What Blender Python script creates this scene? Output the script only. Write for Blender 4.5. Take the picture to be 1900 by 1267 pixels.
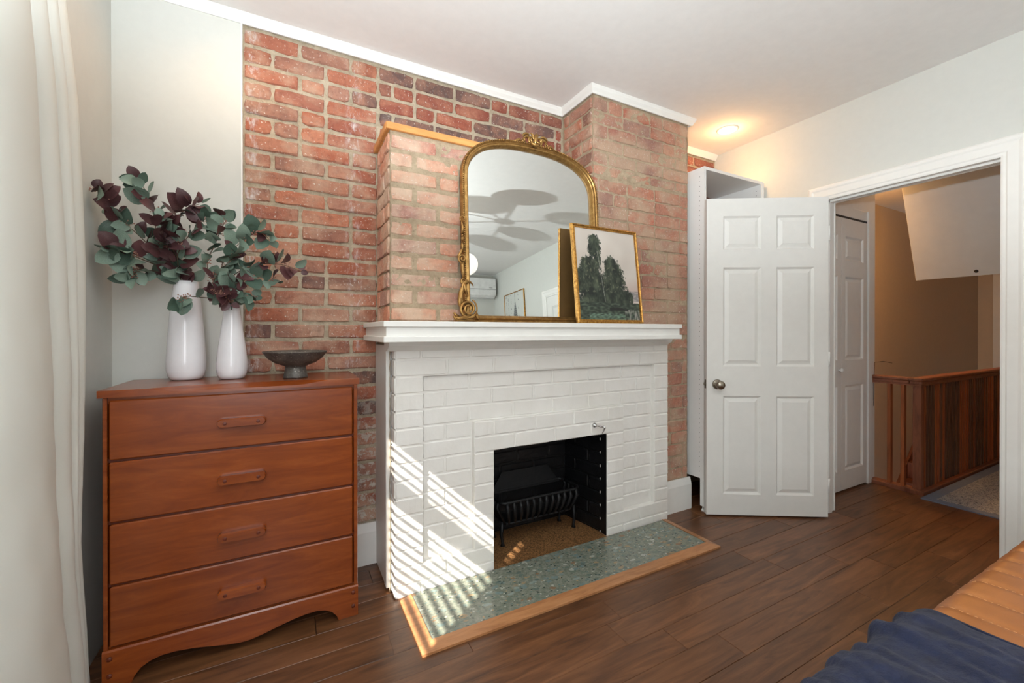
import bpy, bmesh, math, random, zlib
from mathutils import Vector, Matrix, Euler, noise
R = math.radians
PI = math.pi
random.seed(7)
for o in list(bpy.data.objects): bpy.data.objects.remove(o)
S = bpy.context.scene
COL = S.collection

# ------------------------------------------------------------------ camera, world, lights, exposure
H = 2.614          # ceiling height
cam = bpy.data.cameras.new('camera'); camo = bpy.data.objects.new('camera', cam); COL.objects.link(camo)
F, YAW, PITCH, ROLL, CY, EYE = 776.894, 0.488, 0.0029, 0.001, 616.95, 1.188
cam.sensor_width = 36; cam.lens = 36 * F / 1900; cam.clip_start = 0.02
cam.shift_y = -(633.5 - CY) / 1900
camo.location = (0, 0, EYE)
camo.rotation_euler = (PI / 2 - PITCH, 0, -YAW)
S.camera = camo
S.view_settings.view_transform = 'Standard'; S.view_settings.look = 'None'
S.view_settings.gamma = 1; S.view_settings.use_curve_mapping = False
S.view_settings.exposure = 0.03

w = bpy.data.worlds.new('sky'); S.world = w; w.use_nodes = True
bg = w.node_tree.nodes['Background']; bg.inputs[0].default_value = (0.75, 0.87, 1.0, 1); bg.inputs[1].default_value = 1.2

def light(name, kind, loc, energy, color, **k):
    d = bpy.data.lights.new(name, kind); d.energy = energy; d.color = color
    o = bpy.data.objects.new(name, d); COL.objects.link(o); o.location = loc
    for a, b in k.items():
        if a == 'dir': o.rotation_euler = Vector(b).to_track_quat('-Z', 'Y').to_euler()
        else: setattr(d, a, b)
    return o
SUN = (1, .725, -.94)
light('sun', 'SUN', (-5, -3, 5), 22, (1, .93, .82), dir=SUN, angle=R(.5))
light('left_fill', 'AREA', (-.58, -1.15, 1.45), 46, (.90, .95, 1), dir=(.75, 1, .15), shape='RECTANGLE', size=1.5, size_y=1.5)  # added fill lamp; this stretch of the left wall has no window
light('rear_fill', 'AREA', (1.1, -2.5, 1.6), 9, (.93, .97, 1), dir=(.1, 1, .25), shape='RECTANGLE', size=2.4, size_y=1.4)  # soft frontal fill added behind the camera; the rear wall is solid
light('ceiling_flash', 'SPOT', (.06, .12, 1.38), 170, (.90, .96, 1), dir=(.22, -.05, 1), spot_size=R(165), spot_blend=.35, shadow_soft_size=.02)
light('photographers_flash', 'POINT', (.03, -.10, 1.85), 7, (.97, .98, 1), shadow_soft_size=.08)
WARM = (1, .55, .22)
light('downlight_by_door_glow', 'POINT', (2.736, 1.905, H - .07), 2.0, WARM, shadow_soft_size=.03)
light('downlight_by_door', 'SPOT', (2.736, 1.905, H - .03), 9, WARM, dir=(0, 0, -1), spot_size=R(150), spot_blend=.9, shadow_soft_size=.05)
light('downlight_by_curtain', 'SPOT', (-.18, 1.93, H - .03), 6, WARM, dir=(0, 0, -1), spot_size=R(150), spot_blend=.9, shadow_soft_size=.05)
light('stairwell_lamp', 'POINT', (4.6, 1.80, 2.42), 38, (1, .5, .16), shadow_soft_size=.06)
light('hall_fill', 'AREA', (3.45, -.95, 1.7), 2.0, (.88, .94, 1), dir=(.7, .7, .05), shape='RECTANGLE', size=.5, size_y=1.0)  # extra cool lamp to brighten hatch and railing, not a window

# ------------------------------------------------------------------ helpers
def lin(c):
    r = []
    for v in c[:3]:
        v = v / 255.0
        r.append(v / 12.92 if v <= .04045 else ((v + .055) / 1.055) ** 2.4)
    return (*r, 1)

class NT:
    def __init__(s, name):
        s.m = bpy.data.materials.new(name); s.m.use_nodes = True
        s.t = s.m.node_tree; s.b = s.t.nodes['Principled BSDF']
    def n(s, typ, **k):
        n = s.t.nodes.new(typ)
        for a, b in k.items(): setattr(n, a, b)
        return n
    def l(s, a, b): s.t.links.new(a, b)
    def pos(s): return s.n('ShaderNodeNewGeometry').outputs['Position']
    def objc(s): return s.n('ShaderNodeTexCoord').outputs['Object']
    def rnd(s): return s.n('ShaderNodeObjectInfo').outputs['Random']
    def mapp(s, vec, scale=(1, 1, 1), off=None):
        m = s.n('ShaderNodeMapping'); s.l(vec, m.inputs[0]); m.inputs['Scale'].default_value = scale
        if off is not None:
            c = s.n('ShaderNodeCombineXYZ'); mm = s.math('MULTIPLY', off, 37.0)
            for i in range(3): s.l(mm, c.inputs[i])
            s.l(c.outputs[0], m.inputs['Location'])
        return m.outputs[0]
    def noise(s, vec, scale, detail=4, rough=.6, dist=0):
        n = s.n('ShaderNodeTexNoise'); s.l(vec, n.inputs['Vector'])
        n.inputs['Scale'].default_value = scale; n.inputs['Detail'].default_value = detail
        n.inputs['Roughness'].default_value = rough; n.inputs['Distortion'].default_value = dist
        return n.outputs['Fac']
    def vor(s, vec, scale, out='Distance', feature='F1', rand=1):
        n = s.n('ShaderNodeTexVoronoi', feature=feature); s.l(vec, n.inputs['Vector'])
        n.inputs['Scale'].default_value = scale; n.inputs['Randomness'].default_value = rand
        return n.outputs[out]
    def math(s, op, a, b=None, clamp=False):
        n = s.n('ShaderNodeMath', operation=op, use_clamp=clamp)
        for i, v in enumerate((a, b)):
            if v is None: continue
            if isinstance(v, (int, float)): n.inputs[i].default_value = v
            else: s.l(v, n.inputs[i])
        return n.outputs[0]
    def ramp(s, fac, stops, interp='LINEAR'):
        n = s.n('ShaderNodeValToRGB'); n.color_ramp.interpolation = interp
        e = n.color_ramp.elements
        while len(e) < len(stops): e.new(.5)
        for el, (p, c) in zip(e, stops):
            el.position = p; el.color = lin(c) if not isinstance(c, (int, float)) else (c, c, c, 1)
        s.l(fac, n.inputs[0]); return n.outputs[0]
    def mix(s, fac, a, b, mode='MIX'):
        n = s.n('ShaderNodeMix', data_type='RGBA', blend_type=mode)
        for sock, v in ((n.inputs[0], fac), (n.inputs[6], a), (n.inputs[7], b)):
            if isinstance(v, (int, float)): sock.default_value = v
            elif isinstance(v, tuple): sock.default_value = lin(v)
            else: s.l(v, sock)
        return n.outputs[2]
    def bump(s, h, strength=.3, dist=.005):
        n = s.n('ShaderNodeBump'); n.inputs['Strength'].default_value = strength
        n.inputs['Distance'].default_value = dist; s.l(h, n.inputs['Height']); s.l(n.outputs[0], s.b.inputs['Normal'])
    def fin(s, col=None, rough=.6, metal=0, spec=None):
        if col is not None:
            if isinstance(col, tuple): s.b.inputs['Base Color'].default_value = lin(col)
            else: s.l(col, s.b.inputs['Base Color'])
        if isinstance(rough, (int, float)): s.b.inputs['Roughness'].default_value = rough
        else: s.l(rough, s.b.inputs['Roughness'])
        s.b.inputs['Metallic'].default_value = metal
        if spec is not None: s.b.inputs['Specular IOR Level'].default_value = spec
        return s.m

def plain(name, col, rough=.6, metal=0, bumpy=0, scale=60, var=.04):
    t = NT(name); p = t.objc(); n = t.noise(p, scale * .2, 3)
    c2 = tuple(max(0, v * (1 - var * 2)) for v in col)
    c = t.ramp(n, [(.3, c2), (.7, col)])
    if bumpy: t.bump(t.noise(p, scale, 4), bumpy, .002)
    return t.fin(c, rough, metal)

M = {}
M['wall'] = plain('painted_plaster', (212, 213, 207), .75, bumpy=.08, scale=140, var=.006)
M['ceiling'] = plain('ceiling_paint', (236, 234, 231), .85, bumpy=.05, scale=90, var=.008)
M['trim'] = plain('trim_paint', (238, 237, 232), .38, bumpy=.03, scale=60, var=.008)
M['door'] = plain('door_paint', (232, 231, 226), .42, bumpy=.05, scale=80, var=.008)
M['melamine'] = plain('white_melamine', (234, 234, 232), .35, var=.003)
M['hallwall'] = plain('hall_plaster', (206, 188, 166), .8, bumpy=.08, scale=100, var=.01)
M['black'] = plain('black_paint', (14, 14, 15), .45, bumpy=.4, scale=90, var=.2)
M['iron'] = plain('cast_iron', (26, 26, 28), .5, metal=.3, bumpy=.3, scale=150, var=.2)
M['chrome'] = plain('chrome', (205, 205, 205), .18, metal=1)
M['nickel'] = plain('brushed_nickel', (168, 160, 146), .27, metal=1)
M['dark'] = plain('dark_hole', (30, 29, 28), .8)
M['plastic'] = plain('white_plastic', (235, 235, 233), .35)
M['ceramic'] = plain('glazed_white_ceramic', (238, 237, 240), .09, var=.01)
M['mirror'] = plain('mirror_glass', (236, 240, 237), .004, metal=1, var=0)
M['hatch'] = plain('hatch_paint', (206, 208, 207), .6, var=.01)

def wood(name, c1, c2, c3=None, rough=.35, scale=(1.2, 14, 14), blotch=2.2, bumpy=.08, coat=.0, rvar=.25):
    t = NT(name); r = t.rnd(); v = t.mapp(t.objc(), scale, off=r)
    n = t.noise(v, 2.2, 6, .62, 1.2); f = t.noise(t.mapp(t.objc(), tuple(x * 6 for x in scale), off=r), 3, 3, .7)
    b = t.noise(t.mapp(t.objc(), (1, 2, 2), off=r), blotch, 3, .5)
    base = t.ramp(n, [(.28, c1), (.55, c2), (.78, c3 or c2)])
    base = t.mix(t.math('MULTIPLY', f, .28), base, c1)
    k = t.math('ADD', t.math('MULTIPLY', b, .55), t.math('MULTIPLY', r, rvar))
    hs = t.n('ShaderNodeHueSaturation'); t.l(base, hs.inputs['Color']); t.l(t.math('ADD', k, .62), hs.inputs['Value'])
    if bumpy: t.bump(f, bumpy, .001)
    m = t.fin(hs.outputs[0], rough)
    if coat: t.b.inputs['Coat Weight'].default_value = coat; t.b.inputs['Coat Roughness'].default_value = .18
    return m
M['floorwood'] = wood('walnut_floor', (70, 43, 27), (110, 72, 45), (136, 92, 60), .34, (1.2, 11, 11), 2.0, .10, rvar=.34)
M['maple'] = wood('orange_maple', (122, 54, 19), (146, 71, 26), (164, 86, 35), .26, (1.5, 10, 10), 1.6, .04, coat=.25, rvar=.12)
M['maple_dark'] = wood('stained_plug', (88, 36, 18), (108, 46, 24), None, .35)
M['pine'] = wood('honey_pine', (196, 128, 66), (222, 156, 90), (232, 172, 108), .45, (2, 12, 12), 2, .05, rvar=.1)
M['oaktrim'] = wood('light_oak_trim', (150, 98, 60), (186, 132, 88), (202, 150, 106), .38, (2, 12, 12), 2, .05, rvar=.15)
M['railwood'] = wood('red_brown_rail', (104, 60, 42), (140, 86, 62), None, .4, (10, 10, 2), 2, .08)
M['slatdark'] = wood('aged_dark_slat', (60, 44, 34), (100, 68, 48), None, .4, (10, 10, 1.5), 2, .08, rvar=.5)
M['slatwood'] = wood('red_brown_slat', (108, 58, 32), (150, 84, 46), None, .4, (10, 10, 1.5), 2, .08, rvar=.5)

def brickmat(name, stops, smear, smearcol, value=1.0, speck=.62, sat=.98):
    t = NT(name); p = t.pos(); r = t.rnd()
    base = t.ramp(r, stops)
    n1 = t.noise(p, 9, 5, .65, .6); n2 = t.noise(p, 42, 4, .7); n3 = t.noise(p, 4.5, 4, .6, .4)
    c = t.mix(t.ramp(n1, [(.42, 0.0), (.72, .6)]), base, (208, 146, 116))
    c = t.mix(t.ramp(n2, [(.48, 0.0), (.75, .5)]), c, (112, 66, 54))
    c = t.mix(t.ramp(n3, [(smear[0], 0.0), (smear[1], smear[2])]), c, smearcol)
    sp = t.noise(p, 95, 3, .6)
    c = t.mix(t.ramp(sp, [(speck, 0.0), (speck + .07, .85)]), c, (224, 214, 202))
    # long whitewash drips between two courses of old plaster
    sx = t.n('ShaderNodeSeparateXYZ'); t.l(p, sx.inputs[0])
    band = t.math('SUBTRACT', 1.0, t.math('MULTIPLY', t.math('ABSOLUTE', t.math('SUBTRACT', sx.outputs[0], .285)), 22.0), True)
    band2 = t.math('SUBTRACT', 1.0, t.math('MULTIPLY', t.math('ABSOLUTE', t.math('SUBTRACT', sx.outputs[0], -.155)), 22.0), True)
    bb = t.math('MAXIMUM', band, band2)
    dr = t.noise(t.mapp(p, (3.2, 3.2, 1.1)), 12, 5, .7)
    mask = t.math('MULTIPLY', bb, t.ramp(dr, [(.5, 0.0), (.64, .85)]))
    c = t.mix(mask, c, (222, 220, 220))
    # flaking white limewash low down behind the dresser
    low = t.math('MULTIPLY', t.math('SUBTRACT', .95, sx.outputs[2]), 3.0, True)
    left = t.math('MULTIPLY', t.math('SUBTRACT', 1.0, sx.outputs[0]), 2.0, True)
    lw = t.math('MULTIPLY', t.math('MULTIPLY', low, left), t.ramp(t.noise(p, 30, 5, .7), [(.50, 0.0), (.56, .85)]))
    c = t.mix(lw, c, (206, 200, 188))
    hs = t.n('ShaderNodeHueSaturation'); t.l(c, hs.inputs['Color']); hs.inputs['Value'].default_value = value; hs.inputs['Saturation'].default_value = sat
    t.bump(t.math('ADD', t.noise(p, 70, 6, .75), t.math('MULTIPLY', n2, 1.0)), .8, .006)
    return t.fin(hs.outputs[0], .88)
ST = [(0, (140, 82, 62)), (.14, (178, 104, 76)), (.28, (150, 108, 92)), (.42, (190, 118, 88)), (.56, (158, 92, 72)), (.70, (176, 128, 108)), (.84, (132, 96, 80)), (1, (184, 100, 70))]
M['brick_red'] = brickmat('old_red_brick', ST, (.48, .64, .62), (200, 172, 148))
M['brick_dark'] = brickmat('burnt_dark_brick', [(0, (98, 78, 72)), (.5, (122, 92, 84)), (1, (88, 72, 70))], (.55, .8, .45), (168, 148, 136))
M['brick_top'] = brickmat('clean_red_brick', [(0, (140, 74, 58)), (.35, (152, 82, 64)), (.7, (128, 80, 68)), (1, (160, 84, 62))], (.62, .85, .4), (170, 140, 124))
M['brick_pale'] = brickmat('pale_pink_brick', [(0, (206, 132, 100)), (.3, (212, 150, 122)), (.55, (184, 140, 126)), (.8, (200, 120, 92)), (1, (214, 158, 130))], (.40, .62, .74), (214, 192, 168))
M['brick_smear'] = brickmat('mortar_smeared_brick', [(0, (176, 114, 92)), (.3, (190, 138, 114)), (.55, (158, 122, 108)), (.8, (186, 106, 82)), (1, (172, 134, 112))], (.42, .60, .74), (192, 166, 140))
def mortarmat(name, c1, c2):
    t = NT(name); p = t.pos()
    n = t.noise(p, 26, 6, .7); c = t.ramp(n, [(.3, c1), (.65, c2)])
    c = t.mix(t.ramp(t.noise(p, 60, 3), [(.62, 0.0), (.72, .5)]), c, (120, 104, 88))
    t.bump(t.math('ADD', t.noise(p, 55, 6, .8), t.noise(p, 160, 3, .8)), .9, .006)
    return t.fin(c, .95)
M['mortar'] = mortarmat('lime_mortar', (166, 150, 126), (208, 194, 170))
M['mortar_brown'] = mortarmat('brown_mortar', (166, 146, 120), (198, 178, 150))
t = NT('white_painted_brick'); p = t.pos()
t.bump(t.math('ADD', t.noise(p, 38, 4, .6), t.math('MULTIPLY', t.noise(p, 7, 2), 2.0)), .22, .004)
M['whitebrick'] = t.fin(t.ramp(t.noise(p, 5, 3), [(.3, (232, 229, 222)), (.7, (240, 238, 233))]), .42)
t = NT('black_firebrick'); p = t.pos(); t.bump(t.noise(p, 60, 5, .7), .6, .004)
M['firebrick'] = t.fin(t.ramp(t.noise(p, 12, 4), [(.3, (10, 10, 11)), (.75, (22, 22, 25))]), .38)
# terrazzo hearth
t = NT('green_terrazzo'); p = t.pos(); q = t.mapp(p, (1, 1, 1))
wn = t.n('ShaderNodeVectorMath', operation='ADD')
nz = t.n('ShaderNodeTexNoise'); nz.inputs['Scale'].default_value = 18; t.l(p, nz.inputs[0])
sc = t.n('ShaderNodeVectorMath', operation='SCALE'); t.l(nz.outputs['Color'], sc.inputs[0]); sc.inputs['Scale'].default_value = .035
t.l(p, wn.inputs[0]); t.l(sc.outputs[0], wn.inputs[1]); wv = t.mapp(wn.outputs[0], (1, 1.7, 1))
base = t.ramp(t.noise(p, 55, 5, .75), [(.25, (88, 95, 86)), (.5, (124, 129, 116)), (.75, (154, 155, 142))])
vc = t.vor(wv, 24, 'Color'); vd = t.vor(wv, 24, 'Distance')
sep = t.n('ShaderNodeSeparateColor'); t.l(vc, sep.inputs[0])
chipc = t.ramp(sep.outputs[0], [(0, (84, 104, 100)), (.2, (112, 134, 134)), (.4, (140, 156, 150)), (.55, (164, 138, 102)), (.68, (104, 118, 106)), (.82, (176, 180, 168)), (.93, (140, 104, 74)), (1, (222, 222, 216))], 'CONSTANT')
chipmask = t.math('MULTIPLY', t.ramp(vd, [(.36, 1.0), (.42, 0.0)]), t.ramp(sep.outputs[1], [(.3, 0.0), (.36, .7)]))
c = t.mix(chipmask, base, chipc)
vc2 = t.vor(wv, 62, 'Color'); vd2 = t.vor(wv, 62, 'Distance'); sp2 = t.n('ShaderNodeSeparateColor'); t.l(vc2, sp2.inputs[0])
ch2 = t.ramp(sp2.outputs[0], [(0, (52, 66, 62)), (.3, (96, 118, 116)), (.6, (186, 188, 176)), (.75, (172, 146, 110)), (.85, (88, 104, 96)), (1, (230, 228, 220))], 'CONSTANT')
c = t.mix(t.math('MULTIPLY', t.ramp(vd2, [(.3, 1.0), (.4, 0.0)]), t.ramp(sp2.outputs[1], [(.5, 0.0), (.55, .9)])), c, ch2)
M['terrazzo'] = t.fin(c, .22)
t = NT('brown_granite'); p = t.pos()
c = t.ramp(t.noise(p, 120, 3, .8), [(.35, (48, 32, 20)), (.48, (120, 84, 52)), (.6, (168, 126, 84)), (.72, (96, 62, 38))])
M['granite'] = t.fin(t.mix(t.ramp(t.vor(p, 150), [(.2, .7), (.35, 0.0)]), c, (36, 26, 18)), .3)
# gold leaf
t = NT('antique_gold'); p = t.objc()
c = t.ramp(t.noise(p, 40, 4, .7), [(.25, (128, 92, 50)), (.55, (168, 130, 76)), (.8, (206, 168, 106))])
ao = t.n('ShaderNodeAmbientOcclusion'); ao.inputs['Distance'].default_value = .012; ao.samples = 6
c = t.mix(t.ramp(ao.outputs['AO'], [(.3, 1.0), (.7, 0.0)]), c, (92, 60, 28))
t.bump(t.noise(p, 120, 3), .15, .002)
M['gold'] = t.fin(c, .34, .8)
t = NT('gilt_wood'); p = t.objc()
c = t.ramp(t.noise(t.mapp(p, (1, 1, 1)), 60, 4, .8), [(.35, (128, 84, 34)), (.55, (186, 138, 66)), (.75, (220, 182, 104))])
M['gilt'] = t.fin(c, .36, .7)
M['kraft'] = plain('brown_backing_paper', (150, 112, 68), .8)
# pewter bowl
t = NT('pitted_pewter'); p = t.objc()
c = t.ramp(t.noise(p, 24, 5, .7), [(.3, (74, 70, 66)), (.7, (120, 116, 110))])
c = t.mix(t.ramp(t.noise(p, 160, 3), [(.62, 0.0), (.7, .8)]), c, (196, 190, 180))
t.bump(t.noise(p, 90, 4), .3, .002); M['pewter'] = t.fin(c, .5, .45)
# fabrics, leather
t = NT('cream_curtain'); p = t.objc(); t.bump(t.noise(p, 400, 2), .12, .001)
M['curtain'] = t.fin((247, 250, 244), .9); t.b.inputs['Subsurface Weight'].default_value = 0
tr = t.n('ShaderNodeBsdfTranslucent'); tr.inputs[0].default_value = lin((252, 248, 240)); mx = t.n('ShaderNodeMixShader'); mx.inputs[0].default_value = .25
t.l(t.b.outputs[0], mx.inputs[1]); t.l(tr.outputs[0], mx.inputs[2]); t.l(mx.outputs[0], t.t.nodes['Material Output'].inputs[0])
t = NT('tan_leather'); p = t.objc(); t.bump(t.vor(p, 260), .15, .001)
M['leather'] = t.fin(t.ramp(t.noise(p, 5, 4), [(.3, (152, 92, 46)), (.7, (176, 112, 60))]), .38)
M['thread'] = plain('pale_thread', (226, 176, 128), .8)
t = NT('navy_quilt'); p = t.objc(); v = t.vor(t.mapp(p, (1, 1.6, 1)), 42, 'Distance')
t.bump(t.math('ADD', t.math('MULTIPLY', v, 1.4), t.noise(p, 240, 3)), .55, .005)
M['navy'] = t.fin(t.ramp(t.noise(p, 20, 4), [(.3, (20, 27, 50)), (.7, (32, 41, 70))]), .95)
t.b.inputs['Sheen Weight'].default_value = .06
t = NT('blue_grey_rug'); p = t.pos()
c = t.ramp(t.noise(t.mapp(p, (1, 2.2, 1)), 42, 4, .75, 1.5), [(.38, (62, 66, 78)), (.48, (150, 152, 156)), (.62, (186, 184, 180)), (.74, (120, 108, 104))])
t.bump(t.noise(p, 300, 2), .4, .003); M['rug'] = t.fin(c, .95)
M['rugedge'] = plain('rug_border', (122, 132, 152), .95, bumpy=.4, scale=300)
def leafmat(name, a, b, c3, rough=.5):
    t = NT(name); p = t.objc(); r = t.rnd()
    c = t.mix(r, a, b); c = t.mix(t.ramp(t.noise(p, 40, 3), [(.4, 0.0), (.7, .45)]), c, c3)
    m = t.fin(c, rough); return m
M['leaf_green'] = leafmat('eucalyptus_green', (98, 120, 106), (134, 156, 140), (164, 180, 164))
M['leaf_dark'] = leafmat('eucalyptus_deep_green', (62, 84, 72), (84, 106, 92), (110, 130, 114))
M['leaf_red'] = leafmat('eucalyptus_burgundy', (62, 36, 40), (92, 56, 58), (120, 84, 84), .42)
M['stem'] = plain('twig', (98, 84, 66), .7)
M['berry'] = plain('dusty_pink_berry', (170, 124, 108), .7)
def emis(name, col, st):
    m = bpy.data.materials.new(name); m.use_nodes = True; b = m.node_tree.nodes['Principled BSDF']
    b.inputs['Base Color'].default_value = lin(col); b.inputs['Emission Color'].default_value = lin(col); b.inputs['Emission Strength'].default_value = st
    return m
M['bulb'] = emis('lit_downlight', (255, 226, 170), 9)
M['globe'] = emis('lit_globe', (255, 250, 242), .9)
t = NT('clear_glass'); M['glass'] = t.fin((250, 252, 252), .02)
_tr = t.n('ShaderNodeBsdfTransparent'); _mx = t.n('ShaderNodeMixShader'); _mx.inputs[0].default_value = .06
t.l(_tr.outputs[0], _mx.inputs[1]); t.l(t.b.outputs[0], _mx.inputs[2]); t.l(_mx.outputs[0], t.t.nodes['Material Output'].inputs[0])
t = NT('canvas_paint'); va = t.n('ShaderNodeVertexColor', layer_name='paint')
t.bump(t.noise(t.objc(), 160, 4), .25, .001); M['canvas'] = t.fin(va.outputs[0], .5)

# ------------------------------------------------------------------ mesh builder
class MB:
    def __init__(s): s.v = []; s.f = []; s.sm = []
    def add(s, vs, fs, smooth=False, T=None):
        k = len(s.v)
        for p in vs: s.v.append(tuple(T @ Vector(p)) if T is not None else tuple(p))
        for f in fs: s.f.append([i + k for i in f]); s.sm.append(smooth)
        return s
    def box(s, x0, x1, y0, y1, z0, z1, b=0, T=None):
        if x1 < x0: x0, x1 = x1, x0
        if y1 < y0: y0, y1 = y1, y0
        if z1 < z0: z0, z1 = z1, z0
        if b <= 0:
            vs = [(x, y, z) for z in (z0, z1) for y in (y0, y1) for x in (x0, x1)]
            return s.add(vs, [(0, 2, 3, 1), (4, 5, 7, 6), (0, 1, 5, 4), (2, 6, 7, 3), (0, 4, 6, 2), (1, 3, 7, 5)], T=T)
        b = min(b, (x1 - x0) * .45, (y1 - y0) * .45, (z1 - z0) * .45)
        bm = bmesh.new(); bmesh.ops.create_cube(bm, size=1)
        for v in bm.verts: v.co = Vector(((x0 + x1) / 2 + v.co.x * (x1 - x0), (y0 + y1) / 2 + v.co.y * (y1 - y0), (z0 + z1) / 2 + v.co.z * (z1 - z0)))
        bmesh.ops.bevel(bm, geom=bm.edges[:], offset=b, segments=1, affect='EDGES')
        bm.verts.index_update()
        s.add([v.co[:] for v in bm.verts], [[v.index for v in f.verts] for f in bm.faces], T=T); bm.free(); return s
    def tube(s, pts, rad, n=8, cap=True, smooth=True, T=None):
        pts = [Vector(p) for p in pts]
        if isinstance(rad, (int, float)): rad = [rad] * len(pts)
        vs = []; fs = []; up = None
        for i, p in enumerate(pts):
            a = pts[max(i - 1, 0)]; b = pts[min(i + 1, len(pts) - 1)]; d = (b - a)
            d = d.normalized() if d.length > 1e-9 else Vector((0, 0, 1))
            if up is None: up = Vector((0, 0, 1)) if abs(d.z) < .9 else Vector((1, 0, 0))
            x = d.cross(up)
            if x.length < 1e-4: x = d.cross(Vector((0, 1, 0)))
            x.normalize(); y = x.cross(d).normalized(); up = y
            for k in range(n):
                an = 2 * PI * k / n; vs.append(p + (x * math.cos(an) + y * math.sin(an)) * rad[i])
        for i in range(len(pts) - 1):
            for k in range(n):
                fs.append((i * n + k, i * n + (k + 1) % n, (i + 1) * n + (k + 1) % n, (i + 1) * n + k))
        if cap: fs.append(list(range(n))[::-1]); fs.append([(len(pts) - 1) * n + k for k in range(n)])
        return s.add(vs, fs, smooth, T)
    def lathe(s, prof, n=32, T=None, smooth=True):
        vs = []; fs = []
        for r, z in prof:
            for k in range(n): a = 2 * PI * k / n; vs.append((r * math.cos(a), r * math.sin(a), z))
        for i in range(len(prof) - 1):
            for k in range(n): fs.append((i * n + k, i * n + (k + 1) % n, (i + 1) * n + (k + 1) % n, (i + 1) * n + k))
        fs.append(list(range(n))[::-1]); fs.append([(len(prof) - 1) * n + k for k in range(n)])
        return s.add(vs, fs, smooth, T)
    def prism(s, poly, a0, a1, axis='y', T=None, smooth=False):
        # poly in the plane normal to axis
        def P(u, v, w): return {'y': (u, w, v), 'x': (w, u, v), 'z': (u, v, w)}[axis]
        n = len(poly); vs = [P(u, v, a0) for u, v in poly] + [P(u, v, a1) for u, v in poly]
        fs = [list(range(n)), list(range(n, 2 * n))[::-1]] + [(i, i + n, (i + 1) % n + n, (i + 1) % n) for i in range(n)]
        return s.add(vs, fs, smooth, T)
    def grid(s, fn, nu, nv, smooth=True, T=None, close=False):
        vs = [fn(i / nu, j / nv) for j in range(nv + 1) for i in range(nu + 1)]
        fs = [(j * (nu + 1) + i, j * (nu + 1) + i + 1, (j + 1) * (nu + 1) + i + 1, (j + 1) * (nu + 1) + i) for j in range(nv) for i in range(nu)]
        return s.add(vs, fs, smooth, T)
    def sphere(s, c, r, n=8, m=6, sc=(1, 1, 1), T=None):
        vs = [(c[0], c[1], c[2] + r * sc[2])]; fs = []
        for j in range(1, m):
            th = PI * j / m
            for i in range(n):
                ph = 2 * PI * i / n; vs.append((c[0] + r * sc[0] * math.sin(th) * math.cos(ph), c[1] + r * sc[1] * math.sin(th) * math.sin(ph), c[2] + r * sc[2] * math.cos(th)))
        vs.append((c[0], c[1], c[2] - r * sc[2])); L = len(vs) - 1
        for i in range(n): fs.append((0, 1 + i, 1 + (i + 1) % n)); fs.append((L, L - 1 - i, L - 1 - (i + 1) % n))
        for j in range(m - 2):
            for i in range(n): fs.append((1 + j * n + i, 1 + (j + 1) * n + i, 1 + (j + 1) * n + (i + 1) % n, 1 + j * n + (i + 1) % n))
        return s.add(vs, fs, True, T)
    def mesh(s, name, mat):
        me = bpy.data.meshes.new(name); me.from_pydata(s.v, [], s.f); me.materials.append(mat)
        bm = bmesh.new(); bm.from_mesh(me)
        bmesh.ops.recalc_face_normals(bm, faces=bm.faces[:]); bm.to_mesh(me); bm.free()
        for p, f in zip(me.polygons, s.sm): p.use_smooth = f
        return me

def base_of(o):
    v = Vector((0, 0, 0))
    while o is not None: v = v + o.location; o = o.parent
    return v
def link(name, me, parent=None, loc=None, rot=None, kind=None):
    o = bpy.data.objects.new(name, me); COL.objects.link(o); o.parent = parent
    if loc is not None: o.location = loc
    if rot is not None: o.rotation_euler = rot
    if kind: o['kind'] = kind
    return o
def obj(name, mb, mat, parent=None, world=True, kind=None, label=None, loc=None, rot=None):
    mat = M[mat] if isinstance(mat, str) else mat
    if world and parent is not None and loc is None:
        b = base_of(parent); mb.v = [(x - b.x, y - b.y, z - b.z) for x, y, z in mb.v]
    elif world and parent is None and loc is None:
        xs = [v[0] for v in mb.v]; ys = [v[1] for v in mb.v]; zs = [v[2] for v in mb.v]
        c = ((min(xs) + max(xs)) / 2, (min(ys) + max(ys)) / 2, min(zs)); loc = c
        mb.v = [(x - c[0], y - c[1], z - c[2]) for x, y, z in mb.v]
    o = link(name, mb.mesh(name, mat), parent, loc, rot, kind)
    if label: o['label'] = label
    return o
def tag(o, label, cat, group=None):
    o['label'] = label; o['category'] = cat
    if group: o['group'] = group
    return o
def thing(name, label, cat, loc=(0, 0, 0), rot=None, group=None):
    o = bpy.data.objects.new(name, None); COL.objects.link(o); o.location = loc; o.empty_display_size = .05
    if rot: o.rotation_euler = rot
    return tag(o, label, cat, group)
def struct(name, mb, mat, label, cat='wall'):
    o = obj(name, mb, mat, kind='structure'); return tag(o, label, cat)

# ------------------------------------------------------------------ key dimensions
XW, E = -.63, 3.07              # window wall, door wall
D1, D2, D3 = 2.242, 1.938, 1.873  # brick wall, chimney breast, fireplace front
XB, XC, XA = 1.56, 2.369, .395
YB = -2.60

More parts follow.
